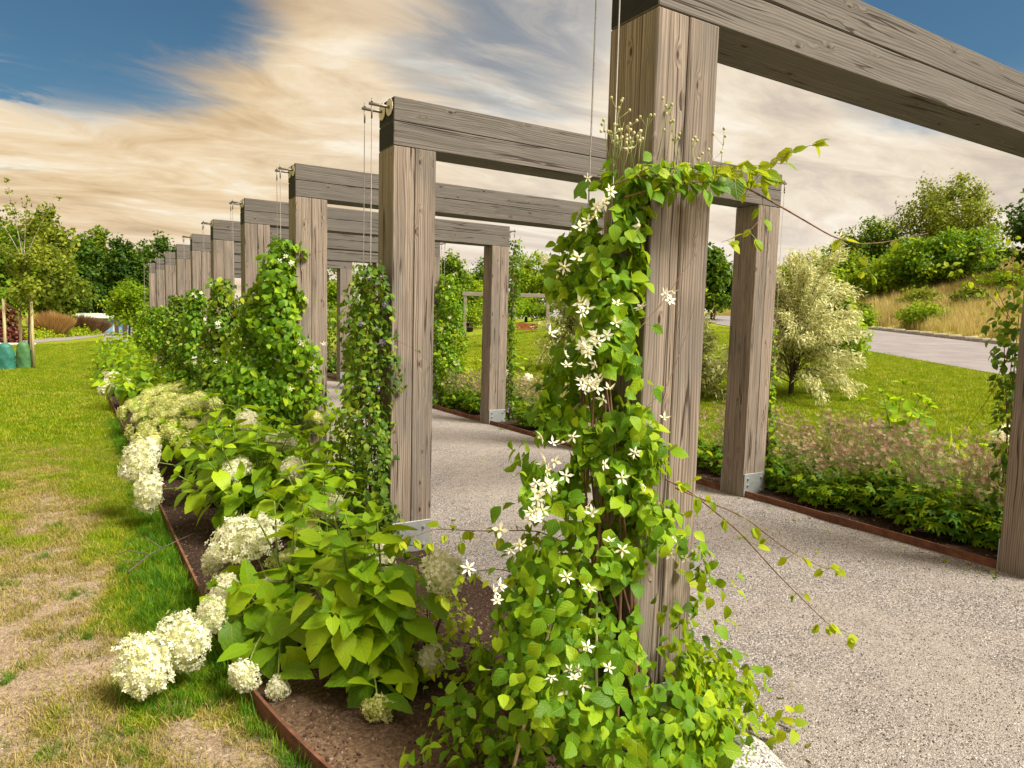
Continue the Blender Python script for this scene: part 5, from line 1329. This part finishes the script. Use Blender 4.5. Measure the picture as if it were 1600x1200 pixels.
# swing far across the lawn
zs = 1.0
sw = empty('swing_frame', (16.9, 28.9, gz(16.9, 28.9)), 'timber swing frame with hanging seat across the lawn', 'swing')
A_, B_ = np.array((14.95, 30.15)), np.array((18.85, 27.8)); L_ = float(np.linalg.norm(B_ - A_)); ang = math.atan2(B_[1] - A_[1], B_[0] - A_[0]); swz = gz(16.9, 28.9)
sw.rotation_euler = (0, 0, ang)
mb = MB(); mb.box((-L_ / 2, -.1, 2.78 - swz - .1), (L_ / 2, .1, 2.78 - swz + .1), .01); mb.obj('beam', [M_SWING], sw)
for x in (-L_ / 2 + .15, L_ / 2 - .15):
    mb = MB(); mb.box((x - .08, -.08, -.3), (x + .08, .08, 2.78 - swz - .102), .01); mb.obj('post', [M_SWING], sw)
mb = MB(); mb.box((.45, -.25, .26), (1.65, .25, .31), .01); mb.obj('seat', [M_SEATWOOD], sw)
mb = MB(); mb.box((.45, .22, .315), (1.65, .27, .60), .01); mb.obj('seat_back', [M_SEATWOOD], sw)
for x in (.5, 1.6):
    mb = MB(); mb.tube([(x, 0, .31), (x, 0, 2.78 - swz - .1)], .012, 5); mb.obj('chain', [M_WIRE], sw)
pt_ = empty('picnic_table', (19.6, 39.5, gz(19.6, 39.5)), 'dark picnic table far across the lawn', 'table')
mb = MB(); mb.box((-.95, -.38, .70), (.95, .38, .75), .01); mb.obj('table_top', [M_DARKWOOD], pt_)
for s in (-1, 1):
    mb = MB(); mb.box((-.95, s * .72 - .14, .42), (.95, s * .72 + .14, .46), .01); mb.obj('bench_plank', [M_DARKWOOD], pt_)
    mb = MB(); mb.box((s * .7 - .05, -.7, 0), (s * .7 + .05, .7, .41), .01); mb.obj('leg', [M_DARKWOOD], pt_)
    mb = MB(); mb.box((s * .7 - .045, -.3, .415), (s * .7 + .045, .3, .695), .01); mb.obj('leg', [M_DARKWOOD], pt_)

# ================================================================== scattered ground cover (instanced)
def tuft(name, n, h, spread, lean, wd, mat, seed):
    rng = np.random.default_rng(seed); V = []; F = []
    for i in range(n):
        a = rng.uniform(0, 2 * PI); r = spread * math.sqrt(rng.random()); b = np.array((r * math.cos(a), r * math.sin(a), -.004)); hh = h * rng.uniform(.5, 1.15)
        la = rng.uniform(0, 2 * PI); l = lean * hh * rng.uniform(.3, 1.2); dv = np.array((math.cos(la), math.sin(la), 0)); sv = np.array((-math.sin(la), math.cos(la), 0)) * wd / 2
        m = b + dv * l * .35 + np.array((0, 0, hh * .6)); t = b + dv * l + np.array((0, 0, hh)); k = len(V)
        V += [b - sv, b + sv, m + sv * .8, m - sv * .8, t]; F += [(k, k + 1, k + 2, k + 3), (k + 3, k + 2, k + 4)]
    return bpy.data.objects.new(name, np_mesh(name, np.array(V), F, [mat], False))
def src_collection(name, objs):
    c = bpy.data.collections.new(name)
    for o in objs: c.objects.link(o)
    return c
def scatter(name, pts, scl, src, label, seed=0, tilt=.15, align=None):
    rng = np.random.default_rng(seed); n = len(pts); k = len(src.objects)
    rot = np.stack([rng.normal(0, tilt, n), rng.normal(0, tilt, n), rng.uniform(0, 2 * PI, n)], -1)
    me = bpy.data.meshes.new(name); me.vertices.add(n); me.vertices.foreach_set('co', np.asarray(pts, np.float32).ravel())
    a = me.attributes.new('rot', 'FLOAT_VECTOR', 'POINT'); a.data.foreach_set('vector', rot.astype(np.float32).ravel())
    a = me.attributes.new('scl', 'FLOAT', 'POINT'); a.data.foreach_set('value', np.asarray(scl, np.float32))
    a = me.attributes.new('pick', 'INT', 'POINT'); a.data.foreach_set('value', rng.integers(0, k, n).astype(np.int32))
    o = link(name, me); tag(o, label, kind='stuff')
    ng = bpy.data.node_groups.new(name, 'GeometryNodeTree')
    ng.interface.new_socket('Geometry', in_out='INPUT', socket_type='NodeSocketGeometry'); ng.interface.new_socket('Geometry', in_out='OUTPUT', socket_type='NodeSocketGeometry')
    N = ng.nodes.new; Lk = ng.links.new
    gi = N('NodeGroupInput'); go = N('NodeGroupOutput'); ip = N('GeometryNodeInstanceOnPoints'); ci = N('GeometryNodeCollectionInfo')
    ci.inputs['Collection'].default_value = src; ci.inputs['Separate Children'].default_value = True; ci.inputs['Reset Children'].default_value = True
    def attr(nm, typ):
        q = N('GeometryNodeInputNamedAttribute'); q.data_type = typ; q.inputs['Name'].default_value = nm; return [s for s in q.outputs if s.enabled][0]
    e2r = N('FunctionNodeEulerToRotation'); Lk(attr('rot', 'FLOAT_VECTOR'), e2r.inputs[0])
    Lk(gi.outputs[0], ip.inputs['Points']); Lk(ci.outputs[0], ip.inputs['Instance']); ip.inputs['Pick Instance'].default_value = True
    Lk(attr('pick', 'INT'), ip.inputs['Instance Index']); Lk(e2r.outputs[0], ip.inputs['Rotation']); Lk(attr('scl', 'FLOAT'), ip.inputs['Scale']); Lk(ip.outputs[0], go.inputs[0])
    md = o.modifiers.new('scatter', 'NODES'); md.node_group = ng
    return o
def rnd_pts(n, x0, x1, y0, y1, seed):
    rng = np.random.default_rng(seed); return rng.uniform(x0, x1, n), rng.uniform(y0, y1, n), rng
def zlawn(x, y):
    return ground_z(x, y) + 0.0
from mathutils.bvhtree import BVHTree
_gv = np.stack([X, Y, Z], -1)
def gsurf(x, y):
    ix = np.clip(np.searchsorted(gx, x) - 1, 0, nx - 2); iy = np.clip(np.searchsorted(gy, y) - 1, 0, ny - 2)
    fx = (x - gx[ix]) / (gx[ix + 1] - gx[ix]); fy = (y - gy[iy]) / (gy[iy + 1] - gy[iy])
    return (Z[ix, iy] * (1 - fx) + Z[ix + 1, iy] * fx) * (1 - fy) + (Z[ix, iy + 1] * (1 - fx) + Z[ix + 1, iy + 1] * fx) * fy

C_LAWN = src_collection('lawn_tufts', [tuft('grass_tuft', 16, .034, .045, .8, .0034, M_GRASS, s) for s in range(4)])
C_LONG = src_collection('long_tufts', [tuft('grass_tuft', 16, .085, .03, .6, .0040, M_GRASS_L, s) for s in range(4)])
C_DRY = src_collection('dry_tufts', [tuft('grass_tuft', 14, .026, .05, 1.3, .003, M_GRASS_DRY, s) for s in range(4)])
C_FAR = src_collection('far_tufts', [tuft('grass_tuft', 22, .05, .14, .8, .009, M_GRASS, s) for s in range(4)])
C_MEAD = src_collection('meadow_tufts', [tuft('grass_tuft', 26, .75, .30, .35, .016, M_MEADOW, s) for s in range(4)])
# near lawn, thinned where the ground is worn
x, y, rng = rnd_pts(120000, -4.2, -1.1, -.6, 8, 1)
inside = x < bed_left_edge(y) - .02
s_ = sandy(x, y) + (fbm(x * 6, y * 6, 3) - .5) * 1.3
keep = inside & (rng.random(len(x)) < sm(.62, .20, s_) * .75 * (.35 + .65 * sm(9, 2, y)) + .004)
scatter('lawn_grass', np.stack([x, y, gsurf(x, y)], -1)[keep], (.7 + .6 * rng.random(len(x)))[keep] * (1 - .35 * s_[keep].clip(0, 1)), C_LAWN, 'short mown grass of the worn left lawn', 1)
keep = inside & (rng.random(len(x)) < .34 * sm(.10, .4, s_) * sm(1.05, .6, s_) + .02 + .12 * (fbm(x * 4 + 30, y * 4, 3) > .56))
scatter('dry_grass', np.stack([x, y, gsurf(x, y)], -1)[keep], (.6 + .8 * rng.random(len(x)))[keep], C_DRY, 'withered grass on the sandy patches', 2)
# long grass along the edging, and the odd tuft in the sand
x, y, rng = rnd_pts(26000, -2.1, -.7, -.2, 9, 3)
dist = bed_left_edge(y) - x
wdt = .10 + .30 * sm(1.15, 2.0, y) * sm(5.5, 3.2, y) * (0.5 + fbm(y * 1.3, y * 0 + 3, 2)) + .10 * sm(3, 8, y)
keep = (dist > .035) & (rng.random(len(x)) < sm(1.0, .35, dist / wdt) * .75)
keep |= (dist > .012) & (dist < .5) & (np.hypot(x + 1.33, y - 1.25) < .26) & (rng.random(len(x)) < .9)
scatter('long_grass', np.stack([x, y, gsurf(x, y)], -1)[keep], ((.5 + .7 * rng.random(len(x))) * (1.15 - .5 * np.clip(dist / wdt, 0, 1)))[keep], C_LONG, 'longer dark green grass along the rusty edging', 3, .25)
cl_ = [(-1.9, .72), (-2.3, 1.9), (-1.66, 1.9), (-2.05, 2.8), (-2.5, 2.6), (-1.85, 4.0), (-2.3, 4.6), (-1.78, .98), (-1.62, .93), (-1.95, 1.6), (-1.72, 2.5), (-2.1, 2.2), (-2.2, 3.6), (-2.45, 3.2), (-1.9, 3.2), (-2.0, 1.15), (-2.6, 4.4), (-1.55, .78)]
pp = np.array([(cx_ + a, cy_ + b) for cx_, cy_ in cl_ for a, b in rng.normal(0, .035, (16, 2))])
scatter('grass_tufts', np.stack([pp[:, 0], pp[:, 1], gsurf(pp[:, 0], pp[:, 1])], -1), .25 + .35 * rng.random(len(pp)), C_LONG, 'single tufts of grass standing in the sand', 4, .3)
# mid lawns
x, y, rng = rnd_pts(110000, -10, -1.0, 7.5, 45, 5)
keep = ((x < bed_left_edge(y) - .05) | ((y > 22) & (x < -.9))) & (y < 31.5 + .9 * (x + 4.5).clip(-3, 4)) & (rng.random(len(x)) < sm(50, 8, y) * .85)
scatter('lawn_grass', np.stack([x, y, gsurf(x, y)], -1)[keep], (.6 + .5 * rng.random(len(x)))[keep], C_FAR, 'mown grass of the left lawn farther off', 5)
x, y, rng = rnd_pts(150000, 4.7, 24, -3, 32, 6)
ss_, tt_ = st(x, y)
keep = (ss_ < ROAD0 - .1) & (rng.random(len(x)) < sm(34, 5, np.hypot(x, y)) + .14)
scatter('lawn_grass', np.stack([x, y, gsurf(x, y)], -1)[keep], (.6 + .6 * rng.random(len(x)))[keep], C_FAR, 'mown grass of the lawn across the path', 6)
# dry meadow beyond the road
x, y, rng = rnd_pts(36000, 18, 62, -6, 46, 7)
ss_, tt_ = st(x, y)
keep = (ss_ > 19.0) & (ss_ < 36) & (fbm(x * .35, y * .35, 3) + .25 * rng.random(len(x)) > .34)
scatter('meadow_grass', np.stack([x, y, gsurf(x, y)], -1)[keep], ((.55 + .6 * rng.random(len(x))) * (.6 + .8 * fbm(x * .2 + 9, y * .2, 2)))[keep], C_MEAD, 'tall dry golden grass on the bank beyond the road', 7, .1)

# loose stones on the path and crumbs on the soil
def peb(name, seed, mat, fl=.6):
    rng = np.random.default_rng(seed); mb = MB(); mb.ball((0, 0, 0), 1, 6, 4); V = np.array(mb.V) * (1 + rng.normal(0, .16, (len(mb.V), 1))) * np.array((1, rng.uniform(.6, .95), fl))
    return bpy.data.objects.new(name, np_mesh(name, V, mb.F, [mat], False))
C_PEB = src_collection('pebbles', [peb('pebble', s, M_PEBBLE) for s in range(5)])
C_CHIP = src_collection('crumbs', [peb('crumb', s + 9, M_CHIP, .55) for s in range(5)])
pz = lambda x, y: 0.004 + (fbm(x * 2.2, y * 2.2, 3) - 0.5) * 0.022
x, y, rng = rnd_pts(150000, .29, 3.39, -2.2, 9, 8)
keep = rng.random(len(x)) < sm(9.5, .5, y) ** 1.6 + .05
scatter('loose_gravel', np.stack([x, y, pz(x, y) + .001], -1)[keep], (.0016 + .0034 * rng.random(len(x)) ** 2)[keep], C_PEB, 'loose pale stones on the gravel path', 8, .6)
x, y, rng = rnd_pts(26000, -1.2, .26, -.55, 6, 9)
bz = 0.025 + (fbm(x * 3, y * 3, 4) - 0.5) * 0.07 + (fbm(x * 14, y * 14, 2) - 0.5) * 0.02
keep = (x > bed_left_edge(y) + .02)
scatter('soil_crumbs', np.stack([x, y, bz], -1)[keep], (.002 + .007 * rng.random(len(x)) ** 3)[keep], C_CHIP, 'crumbs and bark bits on the bed soil', 9, .6)
x, y, rng = rnd_pts(9000, 3.42, 4.6, -1.5, 6, 10)
bz = 0.03 + (fbm(x * 3, y * 3, 4) - 0.5) * 0.06
scatter('soil_crumbs', np.stack([x, y, bz], -1), .003 + .010 * rng.random(len(x)) ** 3, C_CHIP, 'bark bits on the soil across the path', 10, .6)
# fine sand grit and stones on the worn lawn
x, y, rng = rnd_pts(40000, -3.2, -.9, -.4, 5, 11)
keep = (x < bed_left_edge(y) - .02) & (rng.random(len(x)) < sm(.35, .7, sandy(x, y)))
scatter('sand_grit', np.stack([x, y, gsurf(x, y)], -1)[keep], (.001 + .0022 * rng.random(len(x)) ** 2)[keep], C_PEB, 'coarse grit on the sandy patches', 11, .6)
# leaves blown onto the path
fl_ = []
for k_, mt in enumerate((M_CLE_Y, M_GRASS_DRY, M_CLE)):
    fl_.append(bpy.data.objects.new('fallen_leaf', tmesh('fallen_leaf', CLE_T[k_], mt)))
C_FALL = src_collection('fallen_leaves', fl_)
rng = np.random.default_rng(77)
x = np.concatenate([rng.uniform(.3, 3.35, 40), 3.33 - np.abs(rng.normal(0, .10, 70)), .36 + np.abs(rng.normal(0, .25, 50))]); y = np.concatenate([rng.uniform(-.8, 7, 40), rng.uniform(-.5, 8, 70), rng.uniform(-.6, 3, 50)])
scatter('fallen_leaves', np.stack([x, y, pz(x, y) + .006], -1), .018 + .026 * rng.random(len(x)), C_FALL, 'few fallen leaves on the gravel path', 12, .35)
